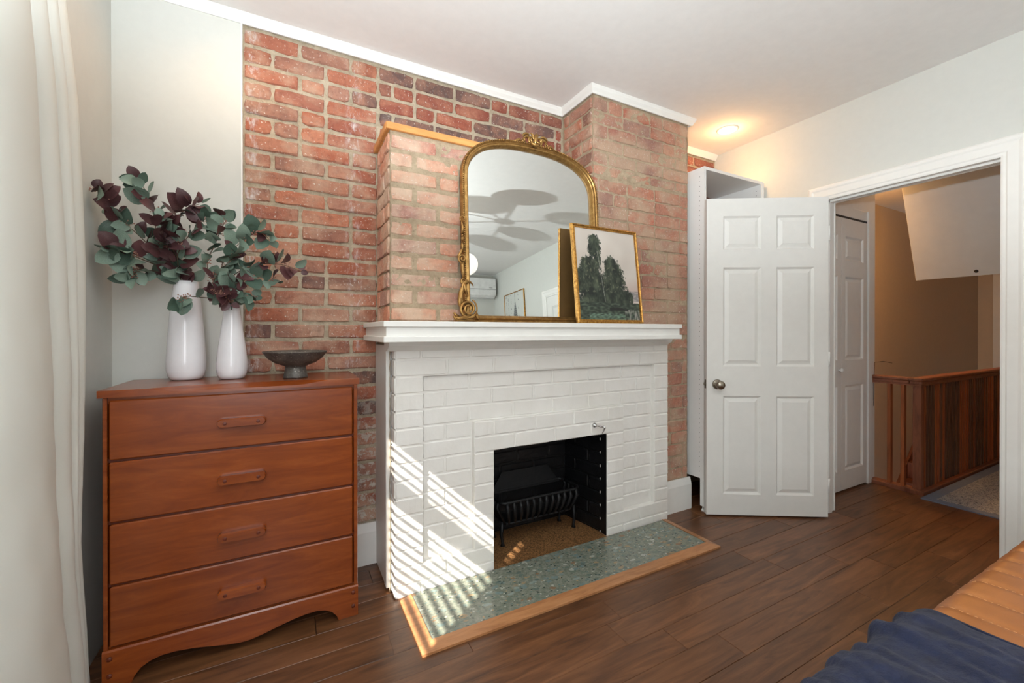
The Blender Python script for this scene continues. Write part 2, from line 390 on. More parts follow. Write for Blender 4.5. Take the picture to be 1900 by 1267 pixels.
# ------------------------------------------------------------------ room shell
mb = MB()
WY0, WY1, WZ0, WZ1 = .655, 1.225, .94, 1.724
mb.box(XW - .05, XW, YB - .1, WY0, -.02, H).box(XW - .05, XW, WY1, D1 + .3, -.02, H).box(XW - .05, XW, WY0, WY1, -.02, WZ0).box(XW - .05, XW, WY0, WY1, WZ1, H)
struct('wall_left', mb, 'wall', 'pale plaster wall behind the cream curtain')
mb = MB().box(XW, -.19, 2.236, D1 + .25, -.02, H)
wp = struct('wall_back_plaster', mb, 'wall', 'smooth pale plaster strip left of the exposed brick')
obj('corner_bead', MB().box(-.192, -.186, 2.228, 2.25, .0, H), 'trim', wp)
struct('wall_rear', MB().box(XW, E + .12, YB - .1, YB, -.02, H), 'wall', 'plain plaster wall seen only in the mirror, behind the wall-mounted air conditioner')
struct('ceiling', MB().box(XW - .05, 9.2, YB - .1, D1 + .3, H, H + .15), 'ceiling', 'flat off-white ceiling', 'ceiling')
OY0, OY1, OZ = .684, 1.452, 2.04
mb = MB().box(E, E + .12, YB - .1, OY0 - .02, -.02, H).box(E, E + .12, OY1 + .02, D1 + .3, -.02, H).box(E, E + .12, OY0 - .02, OY1 + .02, OZ + .02, H)
struct('wall_right', mb, 'wall', 'pale plaster wall with the open doorway')
# hall
struct('wall_closet', MB().box(E + .12, 4.14, 1.60, D1, 2.05, H).box(3.985, 4.14, 1.60, D1, -.02, 2.05).box(E + .12, 3.985, 1.9, D1, -.02, 2.05), 'trim', 'white painted wall around the hall closet')
struct('wall_stairwell', MB().box(4.14, 9.1, D1, D1 + .2, -2.6, H), 'hallwall', 'beige stairwell wall beyond the railing')
mb = MB().box(9.0, 9.15, -1.2, D1 + .2, -2.6, H)
we = struct('wall_hall_end', mb, 'hallwall', 'far beige end wall of the landing')
obj('door_casing', MB().box(8.95, 9.0, 1.98, 2.08, 0, 2.1).box(8.96, 9.0, 1.80, 1.83, 0, 2.1), 'trim', we)
struct('wall_hall_front', MB().box(E + .12, 9.0, -1.25, -1.15, -.02, H), 'hallwall', 'hall wall on the near side of the landing')

# floor: boards run along the brick wall
fl = MB().box(XW - .05, E + .12, YB - .1, D1 + .3, -.10, -.014).box(E + .12, 4.075, -1.2, 1.9, -.10, -.014).box(4.075, 9.0, -1.2, 1.30, -.10, -.014)
floor = struct('floor', fl, 'dark', 'dark brown hardwood plank floor', 'floor')
pitch = .122; rng = random.Random(3); yk = 1.316 - 33 * pitch
plen = {}
while yk < 2.24:
    y1 = min(yk + pitch, 2.24)
    xe = 4.03 if yk < 1.25 else (3.2 if yk > 1.56 else 4.03)
    if yk + pitch > 1.2 and yk < 1.56: xe = 4.03
    if yk < 1.05: xe = 5.6
    if yk < -1.2: xe = E
    x = XW - rng.uniform(0, 1.0)
    while x < xe:
        L = rng.choice((.76, .9, 1.05, 1.2, 1.35)); x1 = min(x + L, xe); xs = max(x, XW)
        if x1 - xs > .04 and y1 - max(yk, YB) > .02:
            y0 = max(yk, YB)
            key = (round(x1 - xs, 2), round(y1 - y0, 3))
            if key not in plen:
                plen[key] = MB().box(.0006, key[0] - .0006, .0005, key[1] - .0005, -.0135, 0, .0013).mesh('plank', M['floorwood'])
            b = base_of(floor)
            link('plank', plen[key], floor, (xs - b.x, y0 - b.y, -b.z + rng.uniform(-.0003, 0)))
        x = x1 if x1 < xe else xe
    yk += pitch
rng = random.Random(11)
# joined strip of boards far along the landing
mb = MB()
for i in range(18): mb.box(5.6, 8.99, -1.14 + i * pitch, -1.14 + (i + 1) * pitch - .002, -.0135, 0)
obj('far_planks', mb, 'floorwood', floor, kind='stuff')

# ------------------------------------------------------------------ bricks
def brickmesh(w, h, mat, seed, rough=.004, bev=.005, d=.05, nx=4, nz=2):
    r = random.Random(seed); vs = []; fs = []
    cols = nx + 1; rows = nz + 1
    def j(a): return r.uniform(-a, a)
    for b in range(rows):
        for a in range(cols):
            u = -w / 2 + bev + (w - 2 * bev) * a / nx; v = -h / 2 + bev + (h - 2 * bev) * b / nz
            vs.append((u + j(rough * .5), j(rough * .35), v + j(rough * .4)))
    ring = [(a, 0) for a in range(nx)] + [(nx, b) for b in range(nz)] + [(a, nz) for a in range(nx, 0, -1)] + [(0, b) for b in range(nz, 0, -1)]
    for b in range(nz):
        for a in range(nx):
            k = b * cols + a; fs.append((k, k + 1, k + cols + 1, k + cols))
    base = len(vs); n = len(ring)
    for (a, b) in ring:
        u = -w / 2 + w * a / nx; v = -h / 2 + h * b / nz; cr = bev * .55
        if (a in (0, nx)) and (b in (0, nz)): u -= math.copysign(cr, u); v -= math.copysign(cr, v)
        vs.append((u + j(rough * .45), bev * .9 + j(rough * .2), v + j(rough * .5)))
    b2 = len(vs)
    for i in range(n): x, y, z = vs[base + i]; vs.append((x, d, z))
    for i in range(n):
        i2 = (i + 1) % n; a, b = ring[i]; a2, c2 = ring[i2]
        fs.append((base + i, base + i2, c2 * cols + a2, b * cols + a)); fs.append((b2 + i, b2 + i2, base + i2, base + i))
    m = MB(); m.add(vs, fs, False); return m.mesh('brick', M[mat])
BM = {}
def brick(parent, cx, y, cz, w, h, mats, rz=0, style='old', seed=None):
    """front centre of the brick at (cx,y,cz); rz turns it about the vertical"""
    cls = round(w * 40) / 40; va = rng.randrange(5)
    key = (cls, round(h, 3), va, style)
    if key not in BM:
        if style == 'old': BM[key] = brickmesh(cls, h, 'brick_red', zlib.crc32(repr(key).encode()) % 99991, .0065, .006)
        elif style == 'smear': BM[key] = brickmesh(cls, h, 'brick_smear', zlib.crc32(repr(key).encode()) % 99991, .008, .004)
        elif style == 'white': BM[key] = brickmesh(cls, h, 'whitebrick', zlib.crc32(repr(key).encode()) % 99991, .0022, .004, .03)
        else: BM[key] = brickmesh(cls, h, 'firebrick', zlib.crc32(repr(key).encode()) % 99991, .003, .005, .03)
    b = base_of(parent)
    o = link('brick', BM[key], parent, (cx - b.x, y - b.y, cz - b.z), (rng.uniform(-.006, .006) if style in ('old', 'smear') else 0, rng.uniform(-.006, .006) if style in ('old', 'smear') else 0, rz))
    o.scale = (w / cls, 1, 1)
    mt = M[mats] if isinstance(mats, str) else mats
    o.material_slots[0].link = 'OBJECT'; o.material_slots[0].material = mt
    return o
ZC = .0787; ZB = 2.566 - 33 * ZC     # course lines of the old brickwork
def courses(z0, z1):
    k = 0
    while ZB + k * ZC < z1:
        a = max(ZB + k * ZC, z0); b = min(ZB + (k + 1) * ZC, z1)
        if b - a > .02: yield k, a, b
        k += 1
def lay(parent, u0, u1, z0, z1, place, first, matf, gap=.0135, style='old', L=.2275):
    for k, a, b in courses(z0, z1):
        x = u0; i = 0
        ln = first[k % 2]
        while x < u1 - .02:
            e = min(x + ln, u1)
            if u1 - e < .045: e = u1
            w_ = e - x - gap; hh = round(b - a - gap, 3) + rng.choice((-.002, 0, 0))
            place(parent, (x + e) / 2, (a + b) / 2, w_, hh, matf(k, (x + e) / 2, (a + b) / 2), style)
            x = e; i += 1
            ln = L if rng.random() > .14 else L * .5
def front(y):
    return lambda p, c, z, w_, h_, m, st: brick(p, c, y + rng.uniform(-.0025, .0025), z, w_, h_, m, 0, st)
def sideface(x):   # faces -x
    return lambda p, c, z, w_, h_, m, st: brick(p, x + rng.uniform(-.0025, .0025), c, z, w_, h_, m, -PI / 2, st)
def mortar(mb, fn, nu, nv): mb.grid(fn, nu, nv, smooth=True)
def lump(x, z, a=.0035): return noise.noise(Vector((x * 38, z * 38, 3.1))) * a + noise.noise(Vector((x * 90, z * 90, 9))) * a * .5

mb = MB()
REC = .0075
mb.grid(lambda u, v: (-.19 + u * (XA + .05 + .19), D1 + REC + lump(u * .6, v * 2.4), .0 + v * H), 60, 180)
mb.grid(lambda u, v: (XA + u * (XB - XA + .03), D1 + REC + lump(u * 1.2 + 5, v * .5), 2.05 + v * (H - 2.05)), 110, 50)
mb.grid(lambda u, v: (XC - .02 + u * (E - XC + .02), D1 + REC + lump(u * .7 + 9, v * 2.4), v * H), 50, 140)
mb.box(-.19, 4.14, D1 + .03, D1 + .25, -.02, H)
wb = struct('wall_back', mb, 'mortar', 'exposed old red brick wall with thick lime mortar')
def m_left(k, x, z):
    r = rng.random()
    return 'brick_dark' if r < .10 else 'brick_red'
lay(wb, -.187, XA + .01, .2, 2.575, front(D1), (.232, .118), m_left)
def m_top(k, x, z):
    r = rng.random(); return 'brick_dark' if r < .36 else 'brick_top'
lay(wb, XA + .012, XB + .0, 2.11, 2.575, front(D1), (.19, .075), m_top)
lay(wb, XC + .0, E - .01, 1.86, 2.575, front(D1), (.22, .11), lambda k, x, z: 'brick_top')
# brick behind the wardrobe frame lower down is hidden by the door: joined
mb = MB()
for k, a, b in courses(.2, 1.86):
    for i in range(3): mb.box(XC + i * .23, XC + i * .23 + .218, D1 - .002, D1 + .03, a + .005, b - .005)
obj('hidden_brick_courses', mb, 'brick_top', wb, kind='stuff')

mb = MB()
MT = 1.16
CAPZ = 2.106
mb.box(XA + .03, .86, D2 + .03, D1 + .02, 0, .73).box(1.78, XC - .012, D2 + .03, D1 + .02, 0, .73).box(XA + .03, XC - .012, D2 + .03, D1 + .02, .73, CAPZ).box(XB + .012, XC - .012, D2 + .03, D1 + .02, CAPZ - .05, H)
mb.grid(lambda u, v: (XA + .008 + u * (XC - XA - .014), D2 + REC * .5 + lump(u * 2, v * 1.0, .003), 1.13 + v * (CAPZ - 1.13)), 200, 90)
mb.grid(lambda u, v: (2.09 + u * (XC - 2.096), D2 + REC * .5 + lump(u * .3 + 3, v * 1.0, .003), v * 1.14), 30, 90)
mb.grid(lambda u, v: (XB + .006 + u * (XC - XB - .012), D2 + REC * .4 + lump(u * .8 + 4, v * .5 + 4, .003), CAPZ + v * (H - CAPZ)), 80, 50)
mb.grid(lambda u, v: (XA + REC + lump(u * .3 + 2, v * 2, .003), D2 + u * (D1 - D2 + .01), v * CAPZ), 34, 160)
mb.grid(lambda u, v: (XB + REC + lump(u * .3 + 7, v * .5, .003), D2 + u * (D1 - D2 + .01), 2.06 + v * (H - 2.06)), 34, 50)
mb.grid(lambda u, v: (XC - REC * .5 - lump(u * .3 + 7, v * 2, .003), D2 + u * (D1 - D2 + .01), v * H), 34, 140)
wc = struct('wall_chimney', mb, 'mortar_brown', 'projecting brick chimney breast above and beside the fireplace')
lay(wc, XA + .002, 1.50, 1.16, CAPZ - .003, front(D2), (.232, .118), lambda k, x, z: 'brick_pale' if x < .95 else 'brick_smear', gap=.016, style='old')
lay(wc, 1.50, XC, 1.16, CAPZ - .003, front(D2), (.105, .22), lambda k, x, z: 'brick_smear', .008, 'smear')
lay(wc, XB + .002, XC, CAPZ + .003, 2.575, front(D2), (.115, .232), lambda k, x, z: 'brick_smear', .008, 'smear')
lay(wc, 2.09, XC, .2, 1.15, front(D2), (.12, .23), lambda k, x, z: 'brick_smear', .008, 'smear')
lay(wc, D2 + .005, D1 - .025, 1.16, CAPZ - .003, sideface(XA), (.1, .2), lambda k, x, z: 'brick_pale', .009, 'smear')
lay(wc, D2 + .005, D1 - .01, CAPZ + .0, 2.575, sideface(XB), (.23, .1), lambda k, x, z: 'brick_red')

# crown moulding following the brick
def crownprof(o): return [(0, -.044), (.008, -.044), (.012, -.034), (.022, -.020), (.027, -.006), (.027, 0), (0, 0)]
def crown(name, pts, label):
    # pts: plan polyline; moulding projects to the left-hand side of travel
    mb = MB(); pr = crownprof(0); n = len(pr); P = [Vector((a, b)) for a, b in pts]
    rings = []
    for i, p in enumerate(P):
        d0 = (P[i] - P[i - 1]).normalized() if i else (P[1] - P[0]).normalized()
        d1 = (P[i + 1] - P[i]).normalized() if i < len(P) - 1 else d0
        n0 = Vector((d0.y, -d0.x)); n1 = Vector((d1.y, -d1.x)); m = (n0 + n1).normalized(); m = m / max(.3, m.dot(n0))
        rings.append([(p.x + m.x * a, p.y + m.y * a, H + z) for a, z in pr])
    vs = [v for r_ in rings for v in r_]; fs = []
    for i in range(len(P) - 1):
        for k in range(n): fs.append((i * n + k, i * n + (k + 1) % n, (i + 1) * n + (k + 1) % n, (i + 1) * n + k))
    fs.append(list(range(n))); fs.append([(len(P) - 1) * n + k for k in range(n)])
    mb.add(vs, fs); return struct(name, mb, 'trim', label, 'moulding')
crown('trim_1', [(XW, D1 - .004), (XB - .004, D1 - .004), (XB - .004, D2 - .006), (XC + .02, D2 - .006), (XC + .02, D1 - .004), (E - .012, D1 - .004)], 'white crown moulding stepping around the chimney breast')

# baseboards
def basebd(name, x0, x1, y, label):
    mb = MB().prism([(y, 0), (y - .02, 0), (y - .02, .165), (y - .010, .208), (y, .208)], x0, x1, 'x')
    return struct(name, mb, 'trim', label, 'baseboard')
basebd('baseboard_left', -.19, XA - .0, D1, 'white baseboard between dresser and fireplace')
basebd('baseboard_right', 2.12, XC + .015, D2, 'white baseboard right of the fireplace')
basebd('baseboard_back', XW, -.19, D1 - .006, 'white baseboard behind the dresser')

# ------------------------------------------------------------------ window, blind, curtain
win = struct('window_1', MB().box(XW - .045, XW - .02, WY0, WY0 + .035, WZ0, WZ1).box(XW - .045, XW - .02, WY1 - .035, WY1, WZ0, WZ1).box(XW - .045, XW - .02, WY0, WY1, WZ0, WZ0 + .03).box(XW - .045, XW - .02, WY0, WY1, WZ1 - .02, WZ1), 'trim', 'white double-hung window beside the cream curtain', 'window')
obj('meeting_rail', MB().box(XW - .045, XW - .005, WY0, WY1, 1.435, 1.53), 'trim', win)
obj('pane', MB().box(XW - .034, XW - .031, WY0 + .03, WY1 - .03, WZ0 + .03, 1.435), 'glass', win)
obj('pane', MB().box(XW - .034, XW - .031, WY0 + .03, WY1 - .03, 1.53, WZ1 - .02), 'glass', win)
obj('window_sill', MB().box(XW, XW + .05, WY0 - .05, WY1 + .0, WZ0 - .035, WZ0 - .01, .004), 'trim', win)
bl = thing('venetian_blind', 'white horizontal slat blind over the window behind the curtain', 'blind', (XW + .03, 1.0, WZ0))
sm = MB().box(-.025, .025, -.345, .215, -.0012, .0012).mesh('slat', M['plastic'])
for i in range(17): link('slat', sm, bl, (0, 0, .012 + i * .047), (0, R(22), 0))
obj('head_rail', MB().box(XW + .005, XW + .055, .655, 1.22, WZ1 + .02, WZ1 + .06, .003), 'plastic', bl)
for yy in (.8, 1.2): obj('ladder_cord', MB().tube([(XW + .03, yy, WZ0), (XW + .03, yy, WZ1 + .03)], .0012, 5), 'plastic', bl)

redge = [(2.6, 1.62), (2.176, 1.715), (1.894, 1.798), (1.39, 1.849), (.86, 1.847), (.52, 1.825), (.0, 1.892)]
def re(z):
    for (a, b), (c, d) in zip(redge, redge[1:]):
        if z >= c: return d + (b - d) * (z - c) / (a - c)
    return 1.892
def cfn(u, v):
    z = .015 + v * 2.55
    yl = 1.325; yr = re(z)
    br = [0, .38 + .38 * (1 - v), .58 + .32 * (1 - v) ** .8, .80 + .14 * (1 - v), 1.0]
    amp = [.040, .030, .026, .020]
    # every fold: rounded front, tight valley
    off = 0
    for i in range(4):
        if br[i] <= u <= br[i + 1] + 1e-6:
            f = (u - br[i]) / (br[i + 1] - br[i]); off = amp[i] * (math.sin(PI * min(max(f, 0), 1)) ** .55) * (1 - .25 * v)
    y = yl + (yr - yl) * u
    x = -.592 + off + .012 * math.sin(y * 9 + z * 1.7) * (1 - v)
    cr = noise.noise(Vector((y * 5, z * 3.2, 1))) * .010 * (1 - v) + noise.noise(Vector((y * 14 + z * 6, z * 9, 4))) * .007 * max(0, .75 - v)
    x += cr * (1 - abs(2 * u - 1) ** 4)
    return (x, y, z)
cu = MB(); cu.grid(cfn, 110, 120)
co = obj('curtain', cu, 'curtain'); tag(co, 'cream floor-length curtain hanging in folds left of the dresser', 'curtain')
md = co.modifiers.new('thick', 'SOLIDIFY'); md.thickness = .003

# ------------------------------------------------------------------ fireplace
fp = thing('fireplace', 'white painted brick fireplace surround with a black firebox', 'fireplace', (1.26, 2.05, 0))
KZ = .052; KP = .0777
def zk(k): return KZ + KP * k
FX0, FX1, FI0, FI1 = .409, 2.113, .54, 1.99
OX0, OX1, OT = .897, 1.612, .596
IX0, IX1, IT = .785, 1.745, zk(9)
YF, YR = D3, 1.899
mb = MB()
def pan(x0, x1, z0, z1, y): mb.box(x0, x1, y, D2, z0, z1)
rc = .0042
# recessed joints: backing set back behind each layer of bricks
pan(FX0 + .004, FX1 - .004, zk(12), 1.125, YF + rc)
pan(FX0 + .004, FI0 - .004, .0, zk(12), YF + rc); pan(FI1 + .004, FX1 - .004, .0, zk(12), YF + rc)
pan(FI0 - .004, IX0 + .004, 0, zk(1) - .004, YF + rc); pan(IX1 - .004, FI1 + .004, 0, zk(1) - .004, YF + rc)
pan(FX0 + .005, OX0 - .004, 0, 1.124, YR + rc); pan(OX1 + .004, FX1 - .005, 0, 1.124, YR + rc)
pan(OX0 - .004, OX1 + .004, OT + .005, 1.124, YR + rc)
pan(IX0 + .004, OX0 - .003, 0, OT + .004, YF + rc); pan(OX1 + .003, IX1 - .004, 0, OT + .004, YF + rc)
pan(IX0 + .004, IX1 - .004, OT + .004, IT - .004, YF + rc)
obj('brick_backing', mb, 'whitebrick', fp)
def wbk(x0, x1, z0, z1, y):
    if x1 - x0 < .02 or z1 - z0 < .015: return
    brick(fp, (x0 + x1) / 2, y + rng.uniform(-.001, .001), (z0 + z1) / 2, x1 - x0 - .006, round(z1 - z0 - .006, 3), 'whitebrick', 0, 'white')
def bond(k, x0, x1, y, z0=None, z1=None):
    z0 = zk(k) if z0 is None else z0; z1 = zk(k + 1) if z1 is None else z1
    off = .528 if k % 2 else .650
    js = [x0] + [off + .2425 * j for j in range(-3, 9) if x0 + .03 < off + .2425 * j < x1 - .03] + [x1]
    for a, b in zip(js, js[1:]): wbk(a, b, z0, z1, y)
bond(13, FX0, FX1, YF, None, 1.122); bond(12, FX0, FX1, YF)
for k in range(1, 12):
    wbk(FX0, FI0, zk(k), zk(k + 1), YF); wbk(FI1, FX1, zk(k), zk(k + 1), YF)
    if k >= 9: bond(k, FI0, FI1, YR)
    else: bond(k, FI0, IX0, YR); bond(k, IX1, FI1, YR)
    if k in (7, 8): bond(k, IX0, IX1, YF)
    elif k < 7: wbk(IX0, OX0, zk(k), zk(k + 1), YF); wbk(OX1, IX1, zk(k), zk(k + 1), YF)
bond(0, FX0, OX0, YF); bond(0, OX1, FX1, YF)
bond(-1, FX0, OX0, YF, .0, zk(0)); bond(-1, OX1, FX1, YF, .0, zk(0))
# brick ends on the left return, then a stile and a flat side panel
for k in range(-1, 14):
    z0 = max(0, zk(k)); z1 = min(zk(k + 1), 1.122)
    brick(fp, FX0 - .001, (YF + 1.955) / 2 + .002, (z0 + z1) / 2, .076, round(z1 - z0 - .0045, 3), 'whitebrick', -PI / 2, 'white')
obj('side_stile', MB().box(XA - .008, XA + .02, 1.955, 1.998, .012, 1.122, .003), 'trim', fp)
obj('side_panel', MB().box(XA - .004, XA + .02, 1.998, D1 - .002, .008, 1.122, .002), 'trim', fp)
obj('bed_moulding', MB().prism([(1.868, 1.100), (1.850, 1.112), (1.828, 1.124), (1.822, 1.142), (D2, 1.142), (D2, 1.100)], .375, 2.092, 'x'), 'trim', fp)
# firebox: black brick lining, granite floor
FBY = 2.225
mb = MB().box(OX0 - .02, OX1 + .14, FBY, FBY + .01, 0, .8).box(OX0 - .025, OX0 - .012, YF + .05, FBY, 0, .8).box(OX0 - .02, OX1 + .14, YF + .03, FBY, .70, .72)
T_ = math.atan2(-.055, FBY - YF - .02)
mb.add([(OX1 + .012, YF + .03, 0), (OX1 - .045, FBY, 0), (OX1 - .045, FBY, .72), (OX1 + .012, YF + .03, .72), (OX1 + .03, YF + .03, 0), (OX1 + .14, FBY, 0), (OX1 + .14, FBY, .72), (OX1 + .03, YF + .03, .72)], [(0, 1, 2, 3), (4, 5, 6, 7), (0, 3, 7, 4), (1, 2, 6, 5)])
mb.box(OX0 - .012, OX1 + .01, YF + .03, YF + .10, OT - .0, .71)
mb.box(OX1 - .0018, OX1 + .0015, YF + .003, YF + .05, .01, OT - .001)
obj('firebox_lining', mb, 'black', fp)
for k in range(0, 9):
    z0, z1 = .01 + k * .0777, .01 + (k + 1) * .0777
    x = OX0 - .02 + (.11 if k % 2 else 0); xs = ([OX0 - .02] if k % 2 else []) + [x + .225 * i for i in range(5) if x + .225 * i < OX1 + .1] + [OX1 + .12]
    for a, b in zip(xs, xs[1:]):
        if b - a > .03: brick(fp, (a + b) / 2, FBY - .004, (z0 + z1) / 2, b - a - .009, round(z1 - z0 - .009, 3), 'firebrick', 0, 'fire')
    Ls = math.hypot(.055, FBY - YF - .032); xs = [0, .12, Ls] if k % 2 else [0, .225, Ls]
    for a, b in zip(xs, xs[1:]):
        m_ = (a + b) / 2; px = OX1 + .004 + m_ * math.sin(T_); py = YF + .032 + m_ * math.cos(T_)
        brick(fp, px, py, (z0 + z1) / 2, b - a - .009, round(z1 - z0 - .009, 3), 'firebrick', -PI / 2 - T_, 'fire')
obj('firebox_floor', MB().box(OX0 - .012, OX1 + .13, 1.868, FBY, 0, .006), 'granite', fp, label='speckled brown granite firebox floor')

# gas key
gk = thing('gas_valve_key', 'small chrome gas key above the right of the firebox opening', 'valve', (1.525, YF, .654))
obj('flange', MB().lathe([(.011, 0), (.014, .003), (.012, .010), (.006, .013), (.005, .02)], 20, Matrix.Translation((1.520, YF, .658)) @ Matrix.Rotation(PI / 2, 4, 'X')), 'chrome', gk)
obj('key', MB().tube([(1.520, YF - .015, .658), (1.536, YF - .03, .655), (1.552, YF - .042, .653)], .0045, 10).tube([(1.552, YF - .042, .656), (1.560, YF - .046, .648), (1.549, YF - .044, .628), (1.543, YF - .043, .616)], [.006, .006, .004, .002], 10), 'chrome', gk)

# mantel
mt = thing('mantel_shelf', 'white boxed wooden mantel shelf across the fireplace', 'mantel', (1.19, 1.9, 1.142))
MX0, MX1, MY = .331, 2.049, 1.714
obj('top_board', MB().box(MX0, MX1, MY, D2 - .004, 1.206, 1.230, .002).box(MX0, XA - .009, D2 - .004, D1 - .006, 1.206, 1.230, .002), 'trim', mt)
obj('fascia', MB().box(MX0 + .012, MX1 - .009, MY + .012, D2 - .01, 1.168, 1.206).box(MX0 + .012, XA - .009, D2 - .01, D1 - .006, 1.168, 1.206), 'trim', mt)
obj('lower_band', MB().box(MX0, MX1, MY + .001, D2 - .004, 1.1425, 1.168, .003).box(MX0, XA - .009, D2 - .004, D1 - .006, 1.1425, 1.168, .003), 'trim', mt)

# hearth
ht = thing('hearth', 'green terrazzo hearth slab framed in light wood before the fireplace', 'hearth', (1.25, 1.7, 0))
obj('slab', MB().box(.478, 2.052, 1.552, 1.866, 0, .010), 'terrazzo', ht)
def trimp(a, b, c, d): return MB().add([(*a, 0), (*b, 0), (*c, 0), (*d, 0), (*a, .009), (*b, .009), (*c, .014), (*d, .014)], [(0, 1, 5, 4), (1, 2, 6, 5), (2, 3, 7, 6), (3, 0, 4, 7), (4, 5, 6, 7), (0, 3, 2, 1)])
obj('front_strip', trimp((.425, 1.495), (2.088, 1.490), (2.052, 1.552), (.478, 1.552)), 'oaktrim', ht)
obj('left_strip', trimp((.425, 1.845), (.425, 1.495), (.478, 1.552), (.478, 1.866)), 'oaktrim', ht)
obj('right_strip', trimp((2.088, 1.490), (2.088, 1.868), (2.052, 1.868), (2.052, 1.552)), 'oaktrim', ht)

# grate
gr = thing('fire_grate', 'black cast iron fire basket standing inside the firebox', 'fire grate', (1.25, 2.06, .006))
GX0, GX1, GY0, GY1, GT = 1.0, 1.515, 2.0, 2.19, .262
def rrect(x0, x1, y0, y1, z, r, n=5):
    P = []
    for cx, cy, a0 in ((x1 - r, y1 - r, 0), (x0 + r, y1 - r, 90), (x0 + r, y0 + r, 180), (x1 - r, y0 + r, 270)):
        for i in range(n + 1): a = R(a0 + 90 * i / n); P.append((cx + r * math.cos(a), cy + r * math.sin(a), z))
    return P + [P[0]]
obj('rim', MB().tube(rrect(GX0, GX1, GY0, GY1, GT, .035), .0095, 8), 'iron', gr)
obj('lower_rail', MB().tube(rrect(GX0 + .04, GX1 - .04, GY0 + .03, GY1 - .02, .135, .03), .007, 8), 'iron', gr)
for i in range(12):
    x = GX0 + .03 + i * (GX1 - GX0 - .06) / 11; xb = GX0 + .06 + i * (GX1 - GX0 - .12) / 11
    obj('bar', MB().tube([(x, GY0, GT), (x, GY0 - .012, GT - .03), (x + (xb - x) * .5, GY0 + .004, .18), (xb, GY0 + .03, .135)], [.009, .012, .010, .006], 8), 'iron', gr)
for i in range(4):
    y = GY0 + .04 + i * .04; 
    for xx, sg in ((GX0, 1), (GX1, -1)): obj('bar', MB().tube([(xx, y, GT), (xx - sg * .01, y, GT - .03), (xx + sg * .04, y, .135)], [.009, .011, .006], 8), 'iron', gr)
obj('grate_floor', MB().box(GX0 + .04, GX1 - .04, GY0 + .03, GY1 - .02, .130, .138), 'iron', gr)
# heap plate rising at the back
obj('back_hood', MB().add([(GX0 + .02, GY1 - .01, .25), (GX1 - .02, GY1 - .01, .25), (GX1 - .10, GY1 + .01, .36), (GX0 + .10, GY1 + .01, .36), (GX0 + .02, GY1 + .01, .24), (GX1 - .02, GY1 + .01, .24)], [(0, 1, 2, 3), (4, 5, 2, 3), (0, 4, 5, 1), (0, 3, 4), (1, 5, 2)]), 'iron', gr)
for lx, ly, sx in ((GX0 + .035, GY0 + .06, -1), (GX1 + .0, GY0 + .06, 0), (GX0 + .035, GY1 - .02, -1), (GX1 - .03, GY1 - .02, 0)):
    obj('leg', MB().tube([(lx, ly, .14), (lx + sx * .01, ly - .005, .07), (lx, ly, .02), (lx, ly, .006)], [.011, .009, .008, .014], 8), 'iron', gr)

# ------------------------------------------------------------------ wooden cap on the ledge
cp = thing('ledge_cap', 'honey-coloured wooden cap along the brick ledge left of the mirror', 'shelf', (1.0, 2.0, CAPZ))
obj('front_edge', MB().box(XA - .012, 1.42, D2 - .014, D2 + .004, CAPZ - .004, CAPZ + .027, .002), 'pine', cp)
obj('top_board', MB().box(XA - .004, 1.42, D2 + .004, D1 - .002, CAPZ + .0, CAPZ + .022), 'pine', cp)
obj('side_edge', MB().box(XA - .014, XA - .002, D2 + .0, D1 - .004, CAPZ - .004, CAPZ + .027, .002), 'pine', cp)

# ------------------------------------------------------------------ dresser
dr = thing('dresser', 'orange-brown maple chest of four drawers standing beside the curtain', 'dresser', (-.151, 2.04, 0))
DX0, DX1, DY, DB = -.549, .251, 1.859, 2.214
obj('case', MB().box(DX0, -.537, DY, DB, .02, .967, .002).box(.236, DX1, DY, DB, .02, .967, .002).box(-.537, .236, DB - .012, DB, .05, .967).box(-.537, .236, DY + .010, DB - .012, .946, .967).box(-.537, .236, DY + .012, DB - .012, .115, .13), 'maple', dr)
for zz in (.753, .544, .335): obj('divider_rail', MB().box(-.537, .236, DY + .014, DY + .04, zz - .006, zz + .006), 'maple_dark', dr)
